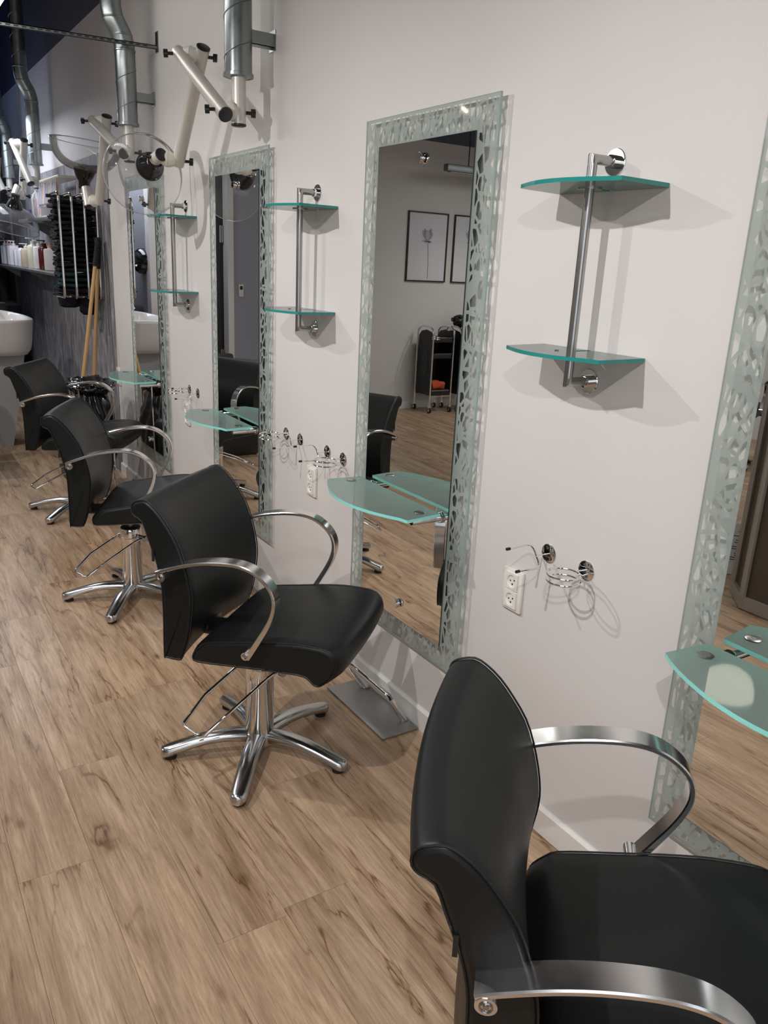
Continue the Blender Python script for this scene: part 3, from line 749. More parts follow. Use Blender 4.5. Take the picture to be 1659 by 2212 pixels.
def make_arm(label, P0, zend, J1, A1, A2, A3, J3, K, axis, S=None, R=.205, H=.15):
    """P0 duct mouth, J1/A1 ends of first tube, A2/A3 ends of second tube, J3/K ends of the stub, axis of the dome"""
    r = thing('extraction_arm', label, 'extraction arm', P0, 0, 'jointed extraction arms with clear domes')
    o = Vector(P0); L = lambda p: Vector(p)-o
    b = MB(); b.tube([(0,0,.05), (0,0,zend-P0[2])], .0295, 24); b.build('arm_tube', M_ANOD, r)
    cap(r, (0,0,zend-P0[2]), (0,0,-1)); 
    j0 = Vector((0,0,zend-P0[2]+.045)); J1, A1, A2, A3, J3, K = map(L, (J1, A1, A2, A3, J3, K))
    for a, c in ((J1, A1), (A2, A3), (J3, K)):
        a2 = ext(a, c, .035); c2 = ext(c, a, .02 if c is not K else 0)
        b = MB(); b.tube([a2, c2], .0285, 24); b.build('arm_tube', M_ANOD, r)
        cap(r, a2, a2-c2, .0295)
    puck(r, j0, J1); puck(r, A1, A2); puck(r, A3, J3)
    b = MB(); knob(b, j0+Vector((.028,-.004,0)), (1,-.3,0)); b.build('clamp_knob', M_BLACKP, r)
    for p, q in ((J1, A1), (A1, J1), (A2, A3), (A3, A2), (J3, K)):
        sgn = -1 if p in (J1, A1, J3) else 1
        b = MB(); knob(b, p+Vector((sgn*.026,-.006*sgn,0)), (sgn*1,-.45*sgn,-.05)); b.build('clamp_knob', M_BLACKP, r)
    dome(r, S if S is None else L(S), axis, R, H) if S is not None else dome(r, K, axis, R, H)
    return r
make_arm('nearest extraction arm, dome hanging left of the third mirror top', (-.15,3.343,2.296), 2.125,
         (-.225,3.333,2.167), (-.255,3.735,2.427), (-.175,3.690,2.424), (-.185,3.992,2.032), (-.275,4.025,2.040), (-.285,4.08,2.025), (.04,.93,-.17), (-.275,4.10,2.02), .192, .15)
make_arm('middle extraction arm whose clear dome opens upward like a bowl', (-.15,4.94,2.287), 2.105,
         (-.22,4.84,2.14), (-.25,5.313,2.338), (-.19,5.25,2.33), (-.20,5.47,1.910), (-.255,5.53,1.905), (-.255,5.565,1.985), (.05,-.22,.97), (-.255,5.59,2.035), .21, .16)
make_arm('extraction arm over the shelf of bottles, dome opening downward', (-.15,7.745,2.278), 2.10,
         (-.26,7.47,2.14), (-.33,7.653,2.425), (-.27,7.52,2.405), (-.27,7.79,2.03), (-.34,7.62,2.06), (-.36,7.60,2.02), (-.15,.25,-.95), (-.36,7.60,1.975), .215, .17)
make_arm('farthest extraction arm, black end cap at the left picture edge', (-.15,9.2,2.262), 2.09,
         (-.23,9.1,2.15), (-.29,9.4,2.45), (-.22,9.3,2.43), (-.24,9.5,2.03), (-.31,9.45,2.05), (-.33,9.5,2.0), (-.3,.2,-.93), (-.33,9.5,1.94))

# perforated strut from the wall
r = thing('perforated_strut', 'thin perforated steel strut crossing in front of the second duct', 'steel strut', (0, 4.84, 2.69))
b = MB(); M = Matrix.Rotation(-.028, 4, 'Y')
b.box(-1.6, -.004, -.012, .012, -.002, .002, M); b.box(-1.6, -.004, -.012, -.010, -.014, .002, M); b.box(-1.6, -.004, .010, .012, -.014, .002, M)
b.build('channel', M_GALVD, r, 0)
b = MB(); b.box(-.004, -.0005, -.022, .022, -.03, .07); b.build('wall_plate', M_GALV, r, 0)
b = MB()
for k in range(40): b.box(-.06-.038*k-.022, -.06-.038*k, -.0126, -.0121, -.010, -.004, M)
b.build('slot', M_HOLE, r, 0)['kind'] = 'stuff'

# linear lamp at the upper left corner of the view
r = thing('ceiling_lamp', 'glowing white linear lamp at the top left picture corner', 'lamp', (-.80, 4.2, 2.79))
b = MB(); b.cyl((0,-.75,0), (0,.95,0), .045, 24); b.build('lamp_tube', mat('glowing_tube', (1,1,1), .4, emit=(1,.98,.94), estr=7), r)
b = MB(); b.bbox(-.05,.05,-.8,1.0,.046,.085,.004); b.build('lamp_housing', M_WHITEP, r)
for y in (-.5,.7): b = MB(); b.cyl((0,y,.085),(0,y,ZC-2.792),.0025,8); b.build('suspension_wire', M_STEEL, r)

# spot rail with the spots that light the mirror wall
r = thing('spot_rail', 'black ceiling rail carrying the spots that light the mirrors', 'rail', (-1.7, 3.3, 2.68))
b = MB(); b.box(-.018,.018,-4,4.1,-.015,.015); b.build('rail', M_BLACKP, r, 0)
for y in (-3,-1,1,3): b = MB(); b.cyl((0,y,.015),(0,y,ZC-2.682),.004,8); b.build('hanger_rod', M_BLACKP, r)
M_LENS = mat('spot_lens', (1,1,1), .3, emit=(1,.88,.72), estr=40)
first = None
for i, s in enumerate(SPOTS):
    if first is None:
        first = thing('track_spot', 'small black spot on the rail, first one above the photographer', 'spot lamp', (s[0], s[1], s[2]), 0, 'spots on the ceiling rail')
        d = Vector((1.45, .1, -1.8)).normalized(); M = d.to_track_quat('Z','Y').to_matrix().to_4x4()
        b = MB(); b.lathe([(.0,-.11),(.025,-.11),(.034,-.10),(.034,-.02),(.031,-.02),(.031,-.03),(0,-.03)], 24, M); b.build('spot_housing', M_BLACKP, first)
        b = MB(); b.lathe([(0,-.0285),(.029,-.0285)], 20, M); b.build('lens', M_LENS, first)
        b = MB(); b.cyl(M @ Vector((0,0,-.08)), (-.0,0,.235), .006, 10); b.build('stem', M_BLACKP, first)
        first.location = s
    else:
        dup(first, s, 0, 'small black spot on the rail, '+('','second','third','fourth','fifth','farthest')[i]+' along the room')

# ------------------------------------------------------------------ wash area at the far end
def bottle(label, y, x, z, r, h, m, cap_m, pump=True, group='bottles on the lower wall shelf', boxy=False):
    t = thing('pump_bottle' if pump else 'bottle', label, 'bottle', (x, y, z), random.uniform(-.3,.3), group)
    b = MB()
    if boxy: b.bbox(-r, r, -r*.8, r*.8, .001, h*.78, r*.25); b.lathe([(r*.45,h*.77),(r*.4,h*.82),(r*.3,h*.82)], 14, None, True)
    else: b.lathe([(0,.001),(r*.92,.001),(r,.006),(r,h*.66),(r*.9,h*.74),(r*.42,h*.8),(r*.36,h*.84),(0,h*.84)], 20)
    b.build('body', m, t, 45)
    b = MB(); b.lathe([(r*.42,h*.81),(r*.42,h*.88),(r*.15,h*.9),(r*.13,h*.97),(0,h*.97)], 14)
    if pump: b.bbox(-r*1.15, r*.25, -r*.16, r*.16, h*.96, h*.995, .002)
    b.build('pump_head' if pump else 'cap', cap_m, t, 45)
    return t
M_BW = mat('white_bottle', (.74,.70,.72), .3); M_BCR = mat('cream_bottle', (.62,.59,.46), .25); M_BRED = mat('dark_red_bottle', (.10,.012,.012), .15)
M_BPINK = mat('pink_label', (.62,.30,.27), .4); M_BGREY = mat('silver_bottle', (.42,.42,.40), .25, .5); M_BCLR = mat('pale_amber_bottle', (.55,.47,.33), .2); M_PURP = mat('purple_box', (.06,.03,.14), .4)
def shelf(label, y0, y1, z, d, xw=-.005):
    r = thing('wall_shelf', label, 'shelf', (0, y0, z))
    b = MB(); b.bbox(-d, xw, 0, y1-y0, -.022, 0, .003); b.build('shelf_board', M_PLATE, r)
    n = 3
    for k in range(n):
        y = .15+(y1-y0-.3)*k/(n-1); b = MB(); b.add([(xw,y,-.022),(-d*.8,y,-.022),(xw,y,-.13),(xw,y+.006,-.022),(-d*.8,y+.006,-.022),(xw,y+.006,-.13)], [(0,1,2),(3,5,4),(0,3,4,1),(1,4,5,2),(2,5,3,0)]); b.build('bracket', M_GALV, r, 0)
    return r
shelf('long lower wall shelf holding a row of pump bottles', 6.64, 10.1, 1.43, .24)
shelf('short upper wall shelf holding tubes and cartons', 6.64, 8.3, 1.85, .24)
row = [(10.0,M_BW,M_BW,.048,.25,'white pump bottle, leftmost on the lower shelf',1),(9.80,M_BW,M_BW,.048,.25,'white pump bottle, second from the left on the lower shelf',1),(9.60,M_BW,M_BPINK,.045,.25,'white pump bottle with pink top, third from the left on the lower shelf',1),
       (9.40,M_BW,M_BW,.045,.245,'white pump bottle, fourth from the left on the lower shelf',1),(9.18,M_BW,M_WHITEP,.04,.20,'short white bottle beside the four tall white ones',1),(8.95,M_BW,M_BLACKP,.045,.22,'white bottle with a black pump on the lower shelf',0),
       (8.68,M_BCLR,M_WHITEP,.052,.22,'amber half-full pump bottle on the lower shelf',0),(8.30,M_BCR,M_WHITEP,.055,.27,'large cream pump bottle, tallest on the lower shelf',0),(8.03,M_BW,M_WHITEP,.045,.25,'white pump bottle between the cream and the dark red bottle',1),
       (7.78,M_BRED,M_BLACKP,.05,.25,'dark red bottle with a black pump',0),(7.52,M_BW,M_BPINK,.05,.23,'white bottle with pink top beside the towels',1)]
for (y,m,cm_,r_,h,lab,bx) in row: bottle(lab, y, -.13, 1.431, r_, h, m, cm_, True, boxy=bool(bx))
bottle('silver bottle with white cap on the upper shelf', 7.98, -.13, 1.851, .042, .25, M_BGREY, M_WHITEP, False, 'items on the upper wall shelf')
t = thing('purple_box', 'small purple box at the left end of the upper shelf', 'box', (-.13, 8.2, 1.851)); b = MB(); b.bbox(-.03,.03,-.03,.03,0,.09,.003); b.build('carton', M_PURP, t)
for k, (y, h) in enumerate(((7.76,.20),(7.64,.205),(7.52,.20))):
    t = thing('carton', ('white carton next to the silver bottle','middle white carton on the upper shelf','white carton nearest the towel rack')[k], 'box', (-.14, y, 1.851), 0, 'white cartons on the upper shelf')
    b = MB(); b.bbox(-.05,.05,-.05,.05,0,h,.002); b.build('box_body', M_BW, t); b = MB(); b.box(-.051,-.0502,-.03,.0,.03,h-.05); b.build('printed_stripe', M_BPINK if k else M_GREYW, t, 0)
t = thing('colour_tube_rack', 'white rack of hanging hair colour tubes above the towel rack', 'rack', (-.13, 7.02, 1.851)); 
b = MB(); b.bbox(-.07,.08,-.36,.36,.265,.285,.004); b.box(.06,.075,-.36,-.345,0,.265); b.box(.06,.075,.345,.36,0,.265); b.box(-.07,.08,-.36,.36,.0,.012); b.build('rack_frame', M_WHITEP, t)
M_TUBES = [mat('tube_'+n_, c_, .35) for n_, c_ in (('pink',(.6,.42,.42)),('blue',(.36,.52,.62)),('violet',(.45,.40,.58)),('white',(.7,.7,.7)))]
for k in range(11):
    u = thing('colour_tube', ('%s colour tube, %s from the right in the white rack' % (('pink','pale blue','violet','white')[k % 4], ('first','second','third','fourth','fifth','sixth','seventh','eighth','ninth','tenth','eleventh')[k])), 'tube', (-.208, 6.70+.063*k, 1.925), 0, 'hair colour tubes in the white rack')
    b = MB(); b.tube([(0,0,.165),(0,0,.02)], [.006,.024], 12); b.tube([(0,0,.02),(0,0,0)], [.014,.014], 10); b.build('tube_body', M_TUBES[k % 4], u)
    b = MB(); b.tube([(0,0,.165),(0,0,.195),(.06,0,.21)], .003, 6); b.build('hanging_hook', M_WHITEP, u)

# towel rack
t = thing('towel_rack', 'chrome towel rack with U-shaped bars on the grey wallpaper', 'towel rack', (-.012, 6.31, 0))
b = MB(); b.bbox(-.30,-.006,.235,.262,1.965,1.99,.003); b.bbox(-.30,-.006,.235,.262,1.28,1.30,.003); b.bbox(-.012,-.006,.22,.28,1.2,2.02,.002); b.build('cross_bar', M_BLACKP, t)
for x in (-.275, -.19, -.105, -.02):
    b = MB(); b.tube(catmull([(x,.25,1.985),(x,.0,1.99),(x,-.045,1.975),(x,-.055,1.93)], 4)+[Vector((x,-.055,1.36)), Vector((x,-.055,1.30)), Vector((x,-.04,1.28)), Vector((x,.25,1.28))], .0092, 12); b.build('bar', M_CHROME, t)
def towel_mesh(seed, w, d, h):
    bm = bmesh.new(); bmesh.ops.create_cube(bm, size=1)
    bmesh.ops.subdivide_edges(bm, edges=bm.edges[:], cuts=5, use_grid_fill=True)
    for v in bm.verts:
        p = v.co.copy(); q = p.copy()
        l = (abs(2*p.y)**4+abs(2*p.z)**2.2)**.25
        if l > 1e-4: pass
        fy = math.sqrt(max(0, 1-(abs(2*p.z))**2.5*.45)); q.y *= fy
        n = noise.noise_vector(Vector((p.x*3+seed*7.1, p.y*3, p.z*3)))
        v.co = Vector((q.x*w, q.y*d, q.z*h))+n*.014
    b = MB(); b.addbm(bm); return b
M_TOW = mat('black_towel_cloth', (.010,.010,.014), .9, spec=.2); M_TOWG = mat('dark_green_towel_cloth', (.012,.028,.032), .9, spec=.2)
zz = 1.305
k = 0
while zz < 1.93:
    h = random.uniform(.030,.040)
    o = towel_mesh(k, random.uniform(.25,.275), .20, h*.86).build('folded_towel', M_TOWG if 1 <= k <= 4 else M_TOW, None, 60)
    o.location = (-.172+random.uniform(-.012,.012), 6.405, zz+h/2+.004); o.rotation_euler = (0, 0, random.uniform(-.05,.05))
    ORD = ['bottom', 'second', 'third', 'fourth', 'fifth', 'sixth', 'seventh', 'eighth', 'ninth', 'tenth', 'eleventh', 'twelfth', 'thirteenth', 'fourteenth', 'fifteenth', 'sixteenth', 'seventeenth', 'eighteenth', 'nineteenth', 'twentieth', 'twenty-first']
    tag(o, ('dark green' if 1 <= k <= 4 else 'black')+' folded towel, '+('bottom one' if k == 0 else ORD[k]+' from the bottom')+' in the chrome rack', 'towel', 'folded towels in the chrome rack')
    zz += h+.001; k += 1
# towel ends hanging below
def drape(label, x, y, z0, z1, wd, mt):
    b = MB(); rings = []
    for i in range(9):
        tt = i/8; z = z0+(z1-z0)*tt; ring = []
        for j in range(20):
            a = 2*PI*j/20; rr = 1+.18*math.sin(5*a+3*tt)+.1*noise.noise(Vector((x*9+math.cos(a)*2, math.sin(a)*2, z*14)))
            s_ = 1 if tt < .8 else 1-(tt-.8)*2.5
            ring.append(Vector((x+math.cos(a)*wd*rr*s_, y+math.sin(a)*wd*.6*rr*s_, z)))
        rings.append(ring)
    b.rings(rings); o = b.build('hanging_towel', mt, None, 60); tag(o, label, 'towel', 'towel ends below the chrome rack'); return o
drape('black towel end hanging under the left part of the rack', -.23, 6.40, 1.27, 1.20, .07, M_TOW); drape('black towel end hanging under the right part of the rack', -.105, 6.38, 1.27, 1.15, .06, M_TOW)

# brooms
def broom(label, a, b_):
    t = thing('broom', label, 'broom', a, 0, 'brooms leaning on the grey wallpaper')
    d = Vector(b_)-Vector(a)
    m = MB(); m.tube([d*.03, d*.90], .0135, 14); m.build('wooden_handle', M_WALUP, t)
    m = MB(); R_ = []; P_ = []
    for k in range(29): P_.append(d*(.885+.115*k/28)); R_.append(.0165 if k % 2 else .0205)
    m.tube(P_, R_, 14); m.build('ribbed_grip', M_RUBBER, t)
    m = MB(); m.bbox(-.05,.05,-.18,.18,.045,.08,.008); m.box(-.04,.04,-.17,.17,.002,.046); m.build('broom_head', M_BLACKP, t)
    return t
broom('left wooden broom handle crossing in front of the right one', (-.378,5.99,0), (-.06,6.137,1.70)); broom('right wooden broom handle with black ribbed grip', (-.215,6.12,0), (-.045,6.19,1.68))

# black refuse bag in a chrome stand
t = thing('bag_stand', 'black refuse bag hanging in a chrome stand behind the farthest chair', 'bag stand', (-.28, 5.66, 0))
t.scale = (.90, .86, 1.10)
bm = bmesh.new(); bmesh.ops.create_icosphere(bm, subdivisions=5, radius=1)
for v in bm.verts:
    p = v.co.copy(); a = math.atan2(p.y, p.x); z = p.z
    fold = .055*math.sin(9*a+4*z)+.09*noise.noise(p*2.4)+.03*noise.noise(p*7)
    rad = .82+.16*(1-z*z)+fold*1.5
    sq = math.hypot(p.x, p.y)**.45
    q = Vector((p.x, p.y, 0)).normalized() if math.hypot(p.x, p.y) > 1e-4 else Vector((0,0,0))
    v.co = Vector((q.x*.165*rad*sq, q.y*.20*rad*sq, .36+z*.30+.02*noise.noise(p*5)))
b = MB(); b.addbm(bm); b.build('refuse_bag', mat('black_polythene', (.008,.008,.009), .22, coat=.3), t, 180)
b = MB(); b.tube([(.165*math.cos(k*PI/16), .2*math.sin(k*PI/16), .665+.01*math.sin(3*k)) for k in range(33)], .008, 8, False)
for sx in (-1,1):
    for sy in (-1,1): b.tube([(sx*.12,sy*.15,.66),(sx*.11,sy*.14,.01)], .007, 8)
b.build('chrome_stand', M_CHROME, t)
b = MB(); bmr = bmesh.new(); bmesh.ops.create_icosphere(bmr, subdivisions=4, radius=1)
for v in bmr.verts:
    p = v.co.copy(); v.co = Vector((p.x*.175, p.y*.215, .665+p.z*.045))*(1)+noise.noise_vector(p*4)*.03
b.addbm(bmr); b.build('bag_collar', mat('black_polythene_rim', (.008,.008,.009), .2), t, 180)

# washbasins
def basin(label, x, y):
    t = thing('washbasin_unit', label, 'washbasin', (x, y, 0), 0, 'backwash units at the end of the room')
    m = MB(); rings = []
    prof = [(.20,.755),(.235,.76),(.262,.80),(.275,.87),(.283,.95),(.290,1.02),(.292,1.045),(.284,1.052),(.262,1.045),(.245,.99),(.20,.88),(.12,.84),(.03,.835)]
    for r_, z in prof:
        ring = []
        for k in range(32):
            a = 2*PI*k/32; c, s_ = math.cos(a), math.sin(a)
            e_ = (abs(c)**3+abs(s_)**3)**(-1/3)
            lift = .045*max(0, s_)**3 if z > 1 else 0
            ring.append(Vector((c*e_*r_, s_*e_*r_*1.02, z+lift)))
        rings.append(ring)
    m.rings(rings); m.build('bowl', M_CERAM, t, 60)
    m = MB(); m.rings([[Vector((x_, y_, z_)) for x_, y_ in ((-w_,-.16),(w_,-.16),(w_,.2),(-w_,.2))] for w_, z_ in ((.045,0.0),(.12,.35),(.19,.757))]); m.build('pedestal', mat('grey_pedestal', (.40,.40,.41), .3), t, 0)
    m = MB(); m.tube(catmull([(0,.25,1.06),(0,.25,1.14),(0,.2,1.17),(0,.12,1.13)], 4), .011, 12); m.cyl((0,.25,1.05),(0,.25,1.075),.02,16); m.build('tap', M_CHROME, t)
    m = MB(); m.bbox(-.16,.16,.33,.40,1.02,1.15,.02); m.build('neck_rest', M_BLACKP, t)
    return t
bA = basin('white ceramic washbasin at the left picture edge', -.63, 7.42)
# black chair body of the backwash behind the pedestal
t = thing('backwash_seat', 'black padded backwash seat below the washbasin', 'seat', (-1.08, 6.62, 0), 0)
b = MB(); b.bbox(-.25,.25,-.55,.1,.36,.47,.03); b.build('seat_cushion', M_LEATH, t)
b = MB(); Mx = Matrix.Translation((0,.18,.42)) @ Matrix.Rotation(-.35, 4, 'X'); b.bbox(-.25,.25,-.05,.05,0,.38,.03, Mx); b.build('backrest', M_LEATH, t)
b = MB(); b.bbox(-.2,.2,-.4,.05,.0,.36,.02); b.build('plinth', M_BLACKP, t)

# round black dispenser in the passage
t = thing('wall_dispenser', 'round black wall dispenser with a chrome bar, seen in the farthest mirror', 'dispenser', (-.87, 7.99, 1.54))
b = MB(); b.lathe([(0,.10),(.05,.098),(.09,.08),(.115,.045),(.12,.0),(0,.0)], 32, Matrix.Rotation(PI/2, 4, 'Y')); b.build('housing', M_BLACKG, t)
b = MB(); b.cyl((.1,-.09,-.04),(.1,.09,-.04),.008,12); b.build('chrome_bar', M_CHROME, t)

# dark hanging coats at the far end
M_COATS = [mat('coat_'+n_, c_, .85) for n_, c_ in (('purple',(.05,.025,.11)),('blue',(.02,.04,.12)),('black',(.008,.008,.01)))]
t = thing('coat_rail', 'coat rail on the dark rear wall', 'coat rail', (-.45, 10.33, 1.72)); b = MB(); b.cyl((-.38,-.12,0),(.36,-.12,0),.012,12); b.cyl((-.3,-.12,0),(-.3,.06,0),.008,8); b.cyl((.3,-.12,0),(.3,.06,0),.008,8); b.build('rail_tube', M_STEEL, t)
for k in range(6):
    o = drape('%s garment hanging on the far rail, %s from the left' % (('purple','blue','black')[k % 3], ('first','second','third','fourth','fifth','sixth')[k]), -.74+.12*k, 10.21, 1.70, (1.45 if k % 3 == 0 else .75), .05, M_COATS[k % 3])
    o.name = 'hanging_coat'; o['category'] = 'coat'; o['group'] = 'garments on the rear rail'
t = thing('storage_cabinet', 'black cabinet behind the washbasin', 'cabinet', (-.42, 9.6, 0)); b = MB(); b.bbox(-.3,.3,-.25,.25,0,1.05,.006); b.build('cabinet_body', M_BLACKP, t)
b = MB(); b.bbox(-.29,.29,-.265,-.252,.03,1.03,.004); dd = b.build('cabinet_door', M_BLACKG, t); b = MB(); b.cyl((.22,-.28,.5),(.22,-.28,.68),.006,10); b.build('door_handle', M_STEEL, dd)

# ------------------------------------------------------------------ what the mirrors show: end wall
def lotus(parent, w, h):
    b = MB(); y = -.0005
    st = catmull([(-.02,0,-.30*h/.75),(-.018,0,-.15),(-.008,0,0),(.0,0,.06)], 6)
    for i in range(len(st)-1):
        a, c = st[i], st[i+1]; b.add([(a.x-.0022,y,a.z),(a.x+.0022,y,a.z),(c.x+.0022,y,c.z),(c.x-.0022,y,c.z)], [(0,1,2,3)])
    b.build('printed_stem', mat('print_dark', (.10,.10,.10), .8), parent, 0)
    def petal(mb, ang, ln, wd, yy, cx=0, cz=.06):
        n = 8; L_ = []; R_ = []
        for i in range(n+1):
            t = i/n; s = wd*math.sin(PI*min(1, t*1.02))**.8; px, pz = math.sin(ang)*ln*t, math.cos(ang)*ln*t
            L_.append((cx+px-math.cos(ang)*s, yy, cz+pz+math.sin(ang)*s)); R_.append((cx+px+math.cos(ang)*s, yy, cz+pz-math.sin(ang)*s))
        mb.add(L_+R_, [(i, i+1, n+2+i, n+1+i) for i in range(n)])
    for j, (c_, lst) in enumerate(((.42, ((-.55,.10,.018),(.5,.12,.02),(-1.75,.05,.010),(1.6,.06,.011),(-2.1,.04,.008),(2.2,.035,.008))), (.30, ((-.25,.13,.021),(.28,.125,.022))), (.5, ((0,.11,.023),)))):
        b = MB()
        for a_, l_, w_ in lst: petal(b, a_, l_, w_, y-.0004*(j+1))
        b.build('printed_petal', mat('print_petal_%s' % 'abc'[j], (c_, c_*.97, c_*1.03), .8), parent, 0)
def picture(label, x, kind):
    t = thing('framed_picture', label, 'picture', (x, YW-.001, 1.828), 0, 'framed flower pictures on the end wall')
    b = MB(); W_, H_ = .275, .375
    b.box(-W_,W_,-.022,0,-H_,-H_+.014); b.box(-W_,W_,-.022,0,H_-.014,H_); b.box(-W_,-W_+.014,-.022,0,-H_+.014,H_-.014); b.box(W_-.014,W_,-.022,0,-H_+.014,H_-.014); b.build('picture_frame', mat('black_frame', (.012,.012,.012), .4), t, 0)
    b = MB(); b.box(-W_+.014,W_-.014,-.010,-.002,-H_+.014,H_-.014); pr = b.build('print_sheet', mat('print_paper', (.74,.74,.76), .8), t, 0)
    e_ = bpy.data.objects.new('flower_print', None); 
    bpy.data.objects.remove(e_)
    lot = pr; n0 = len(pr.children); lotus(pr, W_, H_*2)
    for ch in pr.children: ch.location = (0, -.0105, .02*kind); ch.rotation_euler = (0, .12*kind, 0); ch.scale = (1.35, 1, 1.12)
    b = MB(); b.box(-W_+.014,W_-.014,-.0165,-.0150,-H_+.014,H_-.014); b.build('picture_glass', M_PICG, t, 0)
    return t
picture('framed grey lotus flower picture, whole one in the second mirror from the right', -4.03, 0); picture('framed flower picture right of the lotus one, partly cut by the mirror border', -4.67, 1)
picture('third framed flower picture on the end wall, outside the mirror view', -5.36, -1)

def trolley(label, x, y):
    t = thing('salon_trolley', label, 'trolley', (x, y, 0), 0, 'black salon trolleys under the pictures')
    for sx in (-1, 1):
        P = [(sx*.145,-.155,.085),(sx*.145,-.155,.86),(sx*.145,-.14,.93),(sx*.145,-.09,.965),(sx*.145,.0,.975),(sx*.145,.09,.965),(sx*.145,.14,.93),(sx*.145,.155,.86),(sx*.145,.155,.085)]
        b = MB(); b.tube(catmull(P, 3), .0095, 12); b.build('side_frame', M_CHROME, t)
        pl = [(-.145,.20),(.145,.20),(.145,.86),(.10,.915),(0,.935),(-.10,.915),(-.145,.86)]
        b = MB(); b.rings([[Vector((sx*.133+o_, yy, z_)) for yy, z_ in pl] for o_ in (-.003,.003)]); sp_ = b.build('side_panel', mat('black_trolley_panel', (.012,.013,.016), .35), t, 0)
        b = MB(); b.rings([[Vector((sx*.137+sx*o_, .062*math.cos(a_*PI/12), .56+.15*math.sin(a_*PI/12))) for a_ in range(24)] for o_ in (0,.002)]); b.build('oval_inset', mat('oval_inset_black', (.02,.024,.022), .25), sp_)
    for z, nm in ((.20,'tray'),(.62,'tray'),(.80,'tray')):
        b = MB(); b.bbox(-.128,.128,-.15,.15,z,z+.05 if z > .5 else z+.07,.008); b.build(nm, M_BLACKP, t)
        b = MB(); b.tube([(-.12,-.153,z+.055),(.12,-.153,z+.055)], .003, 8); b.build('tray_rail', M_CHROME, t)
    b = MB(); b.tube([(-.145,-.155,.19),(.145,-.155,.19)], .006, 8); b.tube([(-.145,.155,.19),(.145,.155,.19)], .006, 8); b.build('lower_bar', M_CHROME, t)
    b = MB(); b.box(-.125,.125,.13,.135,.27,.84); b.build('rear_panel', M_BLACKP, t, 0)
    for sx in (-1,1):
        for sy in (-1,1):
            b = MB(); b.cyl((sx*.145-.010,sy*.155,.032),(sx*.145+.010,sy*.155,.032),.031,20); wl = b.build('castor', M_RUBBER, t)
            b = MB(); b.cyl((sx*.145-.012,sy*.155,.032),(sx*.145+.012,sy*.155,.032),.016,16); b.box(sx*.145-.016,sx*.145+.016,sy*.155-.008,sy*.155+.008,.05,.085); b.build('castor_fork', M_CHROME, wl)
    return t
t1 = trolley('black salon trolley with chrome arches, left one in the mirror', -4.075, 7.57)
dup(t1, (-4.46, 7.55, 0), 0, 'black salon trolley right of the first, under the yellow item')
t = thing('tool_ring', 'chrome tool ring clipped to the left trolley', 'ring holder', (-3.93, 7.40, .865)); b = MB(); b.tube([(.045*math.cos(k*PI/12), .045*math.sin(k*PI/12)-.03, 0) for k in range(25)], .004, 8, False); b.tube([(.045*math.cos(k*PI/12), .045*math.sin(k*PI/12)-.03, -.02) for k in range(25)], .004, 8, False); b.build('ring_wire', M_CHROME, t)
o = towel_mesh(50, .16, .16, .08).build('orange_cloth', mat('orange_cloth', (.42,.06,.02), .8), None, 60); o.location = (-4.05, 7.5, .315); tag(o, 'orange cloth in the lower tray of the left trolley', 'cloth')
bm = bmesh.new(); bmesh.ops.create_icosphere(bm, subdivisions=4, radius=.1)
for v in bm.verts: v.co = Vector((v.co.x*1.1, v.co.y, v.co.z*.6))+noise.noise_vector(v.co*28)*.035
b = MB(); b.addbm(bm); o = b.build('gown_bundle', M_BLACKP, None, 60); o.location = (-4.42, 7.55, 1.035); tag(o, 'crumpled black bundle on top of the right trolley', 'bundle')
bm = bmesh.new(); bmesh.ops.create_icosphere(bm, subdivisions=3, radius=.04)
for v in bm.verts: v.co += noise.noise_vector(v.co*30)*.012
b = MB(); b.addbm(bm); o = b.build('yellow_cloth', mat('neon_yellow_cloth', (.50,.62,.02), .7), None, 60); o.location = (-4.49, 7.43, 1.0); tag(o, 'bright yellow-green cloth beside the black bundle', 'cloth')
# wall-hung rail box above the pictures
t = thing('grey_beam_lamp', 'long grey fitting hung near the end wall, reflected at the top of the second mirror', 'lamp', (-4.75, 7.35, 2.62)); b = MB(); b.bbox(-.85,.85,-.04,.04,-.03,.04,.006); b.build('beam', M_GALVD, t)
for x in (-.75,.55): b = MB(); b.cyl((x,0,.04),(x,0,ZC-2.622),.006,8); b.build('hanger_rod', M_BLACKP, t)
b = MB(); b.bbox(-.8,.8,-.03,.03,-.04,-.031,.002); b.build('diffuser', mat('off_diffuser', (.35,.35,.36), .4), t)
# light switch and white door edge seen in the third mirror
t = thing('light_switch', 'white light switch beside the dark door', 'switch', (-1.78, YW-.001, 1.30)); b = MB(); b.bbox(-.025,.025,-.01,0,-.06,.06,.003); b.build('switch_plate', M_WHITEP, t); b = MB(); b.bbox(-.015,.015,-.014,-.0101,.01,.045,.002); b.build('rocker', M_BLACKP, t)

# display cabinet and leaning notice seen in the nearest mirror
def poly(cx, cy, r, n, rot): return [(cx+r*math.cos(rot+2*PI*k/n), cy+r*math.sin(rot+2*PI*k/n)) for k in range(n)]
t = thing('display_cabinet', 'many-sided grey metal cabinet with dark perforated sides, seen in the nearest mirror', 'cabinet', (-2.44, 2.06, 0), 0)
R8 = poly(0, 0, .30, 8, PI/8)
def prism(pts, z0, z1, k0=1, k1=1): return [[Vector((x*k0, y*k0, z0)) for x, y in pts], [Vector((x*k1, y*k1, z1)) for x, y in pts]]
M_CABF = mat('grey_cabinet_metal', (.36,.34,.31), .35, .4)
b = MB(); b.rings(prism(R8, .004, .07)); b.build('plinth', M_CABF, t, 0)
b = MB(); b.rings(prism(R8, 1.12, 1.16)); b.build('cabinet_top', M_CABF, t, 0)
M_PERF = mat('dark_perforated_panel', (.05,.04,.032), .3)
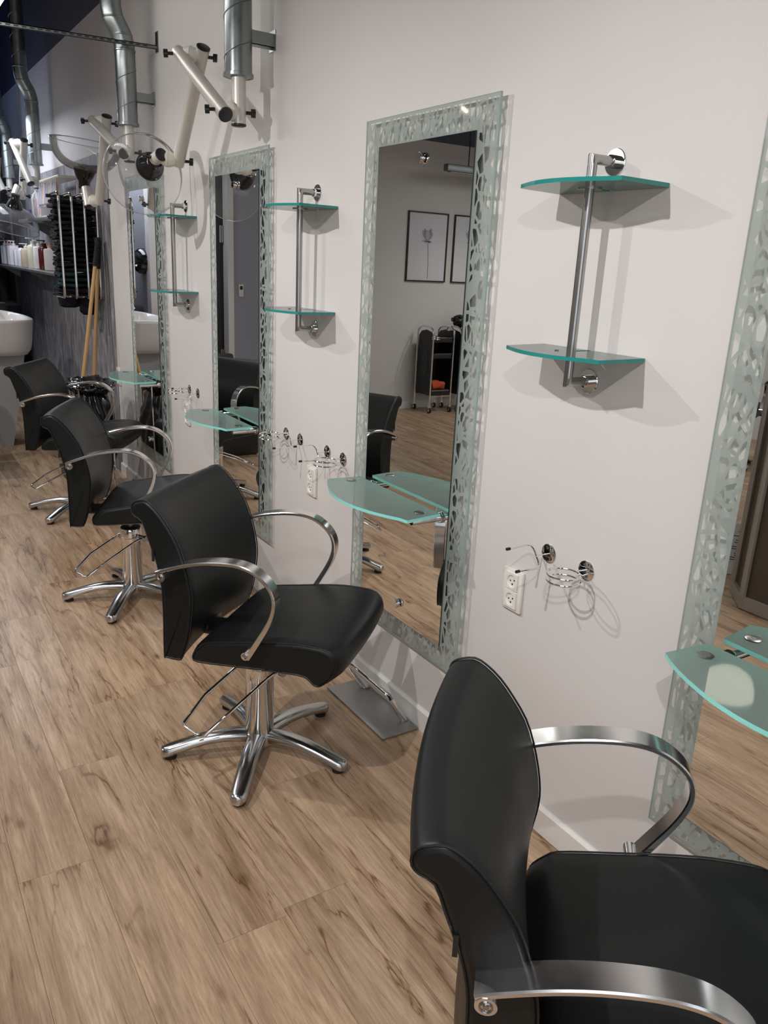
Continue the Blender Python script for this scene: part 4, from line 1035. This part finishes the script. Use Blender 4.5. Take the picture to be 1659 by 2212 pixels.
_t = NT(M_PERF); _v = _t.add('ShaderNodeTexVoronoi'); _v.inputs['Scale'].default_value = 28; _v.inputs['Randomness'].default_value = 0; _t.link(_t.coords(), _v.inputs['Vector'])
_t.link(_t.ramp(_v.outputs['Distance'], [(.18, (.004,.004,.004)), (.22, (.085,.068,.052))]), _t.b.inputs['Base Color'])
for k in range(8):
    x0, y0 = R8[k]; x1, y1 = R8[(k+1) % 8]
    b = MB(); b.tube([(x0*.97,y0*.97,.07),(x0*.97,y0*.97,1.12)], .018, 8); b.build('corner_post', M_CABF, t)
    b = MB(); b.add([(x0*.93,y0*.93,.07),(x1*.93,y1*.93,.07),(x1*.93,y1*.93,1.12),(x0*.93,y0*.93,1.12),(x0*.90,y0*.90,.07),(x1*.90,y1*.90,.07),(x1*.90,y1*.90,1.12),(x0*.90,y0*.90,1.12)], [(0,1,2,3),(7,6,5,4),(0,4,5,1),(1,5,6,2),(2,6,7,3),(3,7,4,0)]); b.build('side_panel', M_PERF, t, 0)
o = towel_mesh(33, .36, .3, .07).build('white_towel', mat('white_towel_cloth', (.7,.69,.67), .85), None, 60); o.location = (-2.38, 2.08, 1.20); tag(o, 'folded white towel on top of the grey cabinet', 'towel')
t = thing('framed_notice', 'white framed text notice standing on the floor beside the grey cabinet', 'notice', (-2.60, 2.47, 0), 0)
Mx = Matrix.Rotation(D2R(50), 4, 'Z') @ Matrix.Rotation(D2R(-9), 4, 'X')
b = MB(); b.box(-.105,.105,-.006,.006,.003,.30, Mx); b.build('notice_frame', M_WHITEP, t, 0)
b = MB(); b.box(-.093,.093,-.0072,-.0062,.014,.288, Mx); b.build('notice_sheet', mat('notice_paper', (.66,.69,.72), .6), t, 0)
b = MB()
for k in range(17):
    z = .262-.0125*k; w_ = random.uniform(.03,.075)
    if k in (2, 7): continue
    b.box(-w_, w_, -.0078, -.0073, z, z+.0045, Mx)
b.build('printed_line', mat('print_ink', (.04,.04,.05), .8), t, 0)['kind'] = 'stuff'
t = thing('black_tray', 'low black tray on the floor beside the notice', 'tray', (-2.78, 2.40, 0), .5); b = MB(); b.bbox(-.12,.12,-.08,.08,.001,.008,.003); b.box(-.12,.12,-.08,-.074,.008,.03); b.box(-.12,.12,.074,.08,.008,.03); b.box(-.12,-.114,-.074,.074,.008,.03); b.box(.114,.12,-.074,.074,.008,.03); b.build('tray_body', M_BLACKP, t, 0)
# frosted round lamp reflected in the nearest table
t = thing('pendant_lamp', 'round frosted pendant lamp, seen only as a reflection in the nearest glass table', 'lamp', (-2.95, 2.62, 2.55))
b = MB(); b.lathe([(.0,-.10),(.08,-.095),(.13,-.06),(.155,.0),(.165,.07),(.16,.07),(.15,.0)], 32); b.build('frosted_shade', mat('frosted_lamp_shade', (.9,.88,.8), .4, emit=(1,.93,.78), estr=2.2), t)
b = MB(); b.cyl((0,0,-.0),(0,0,ZC-2.552),.004,8); b.build('cord', M_BLACKP, t)
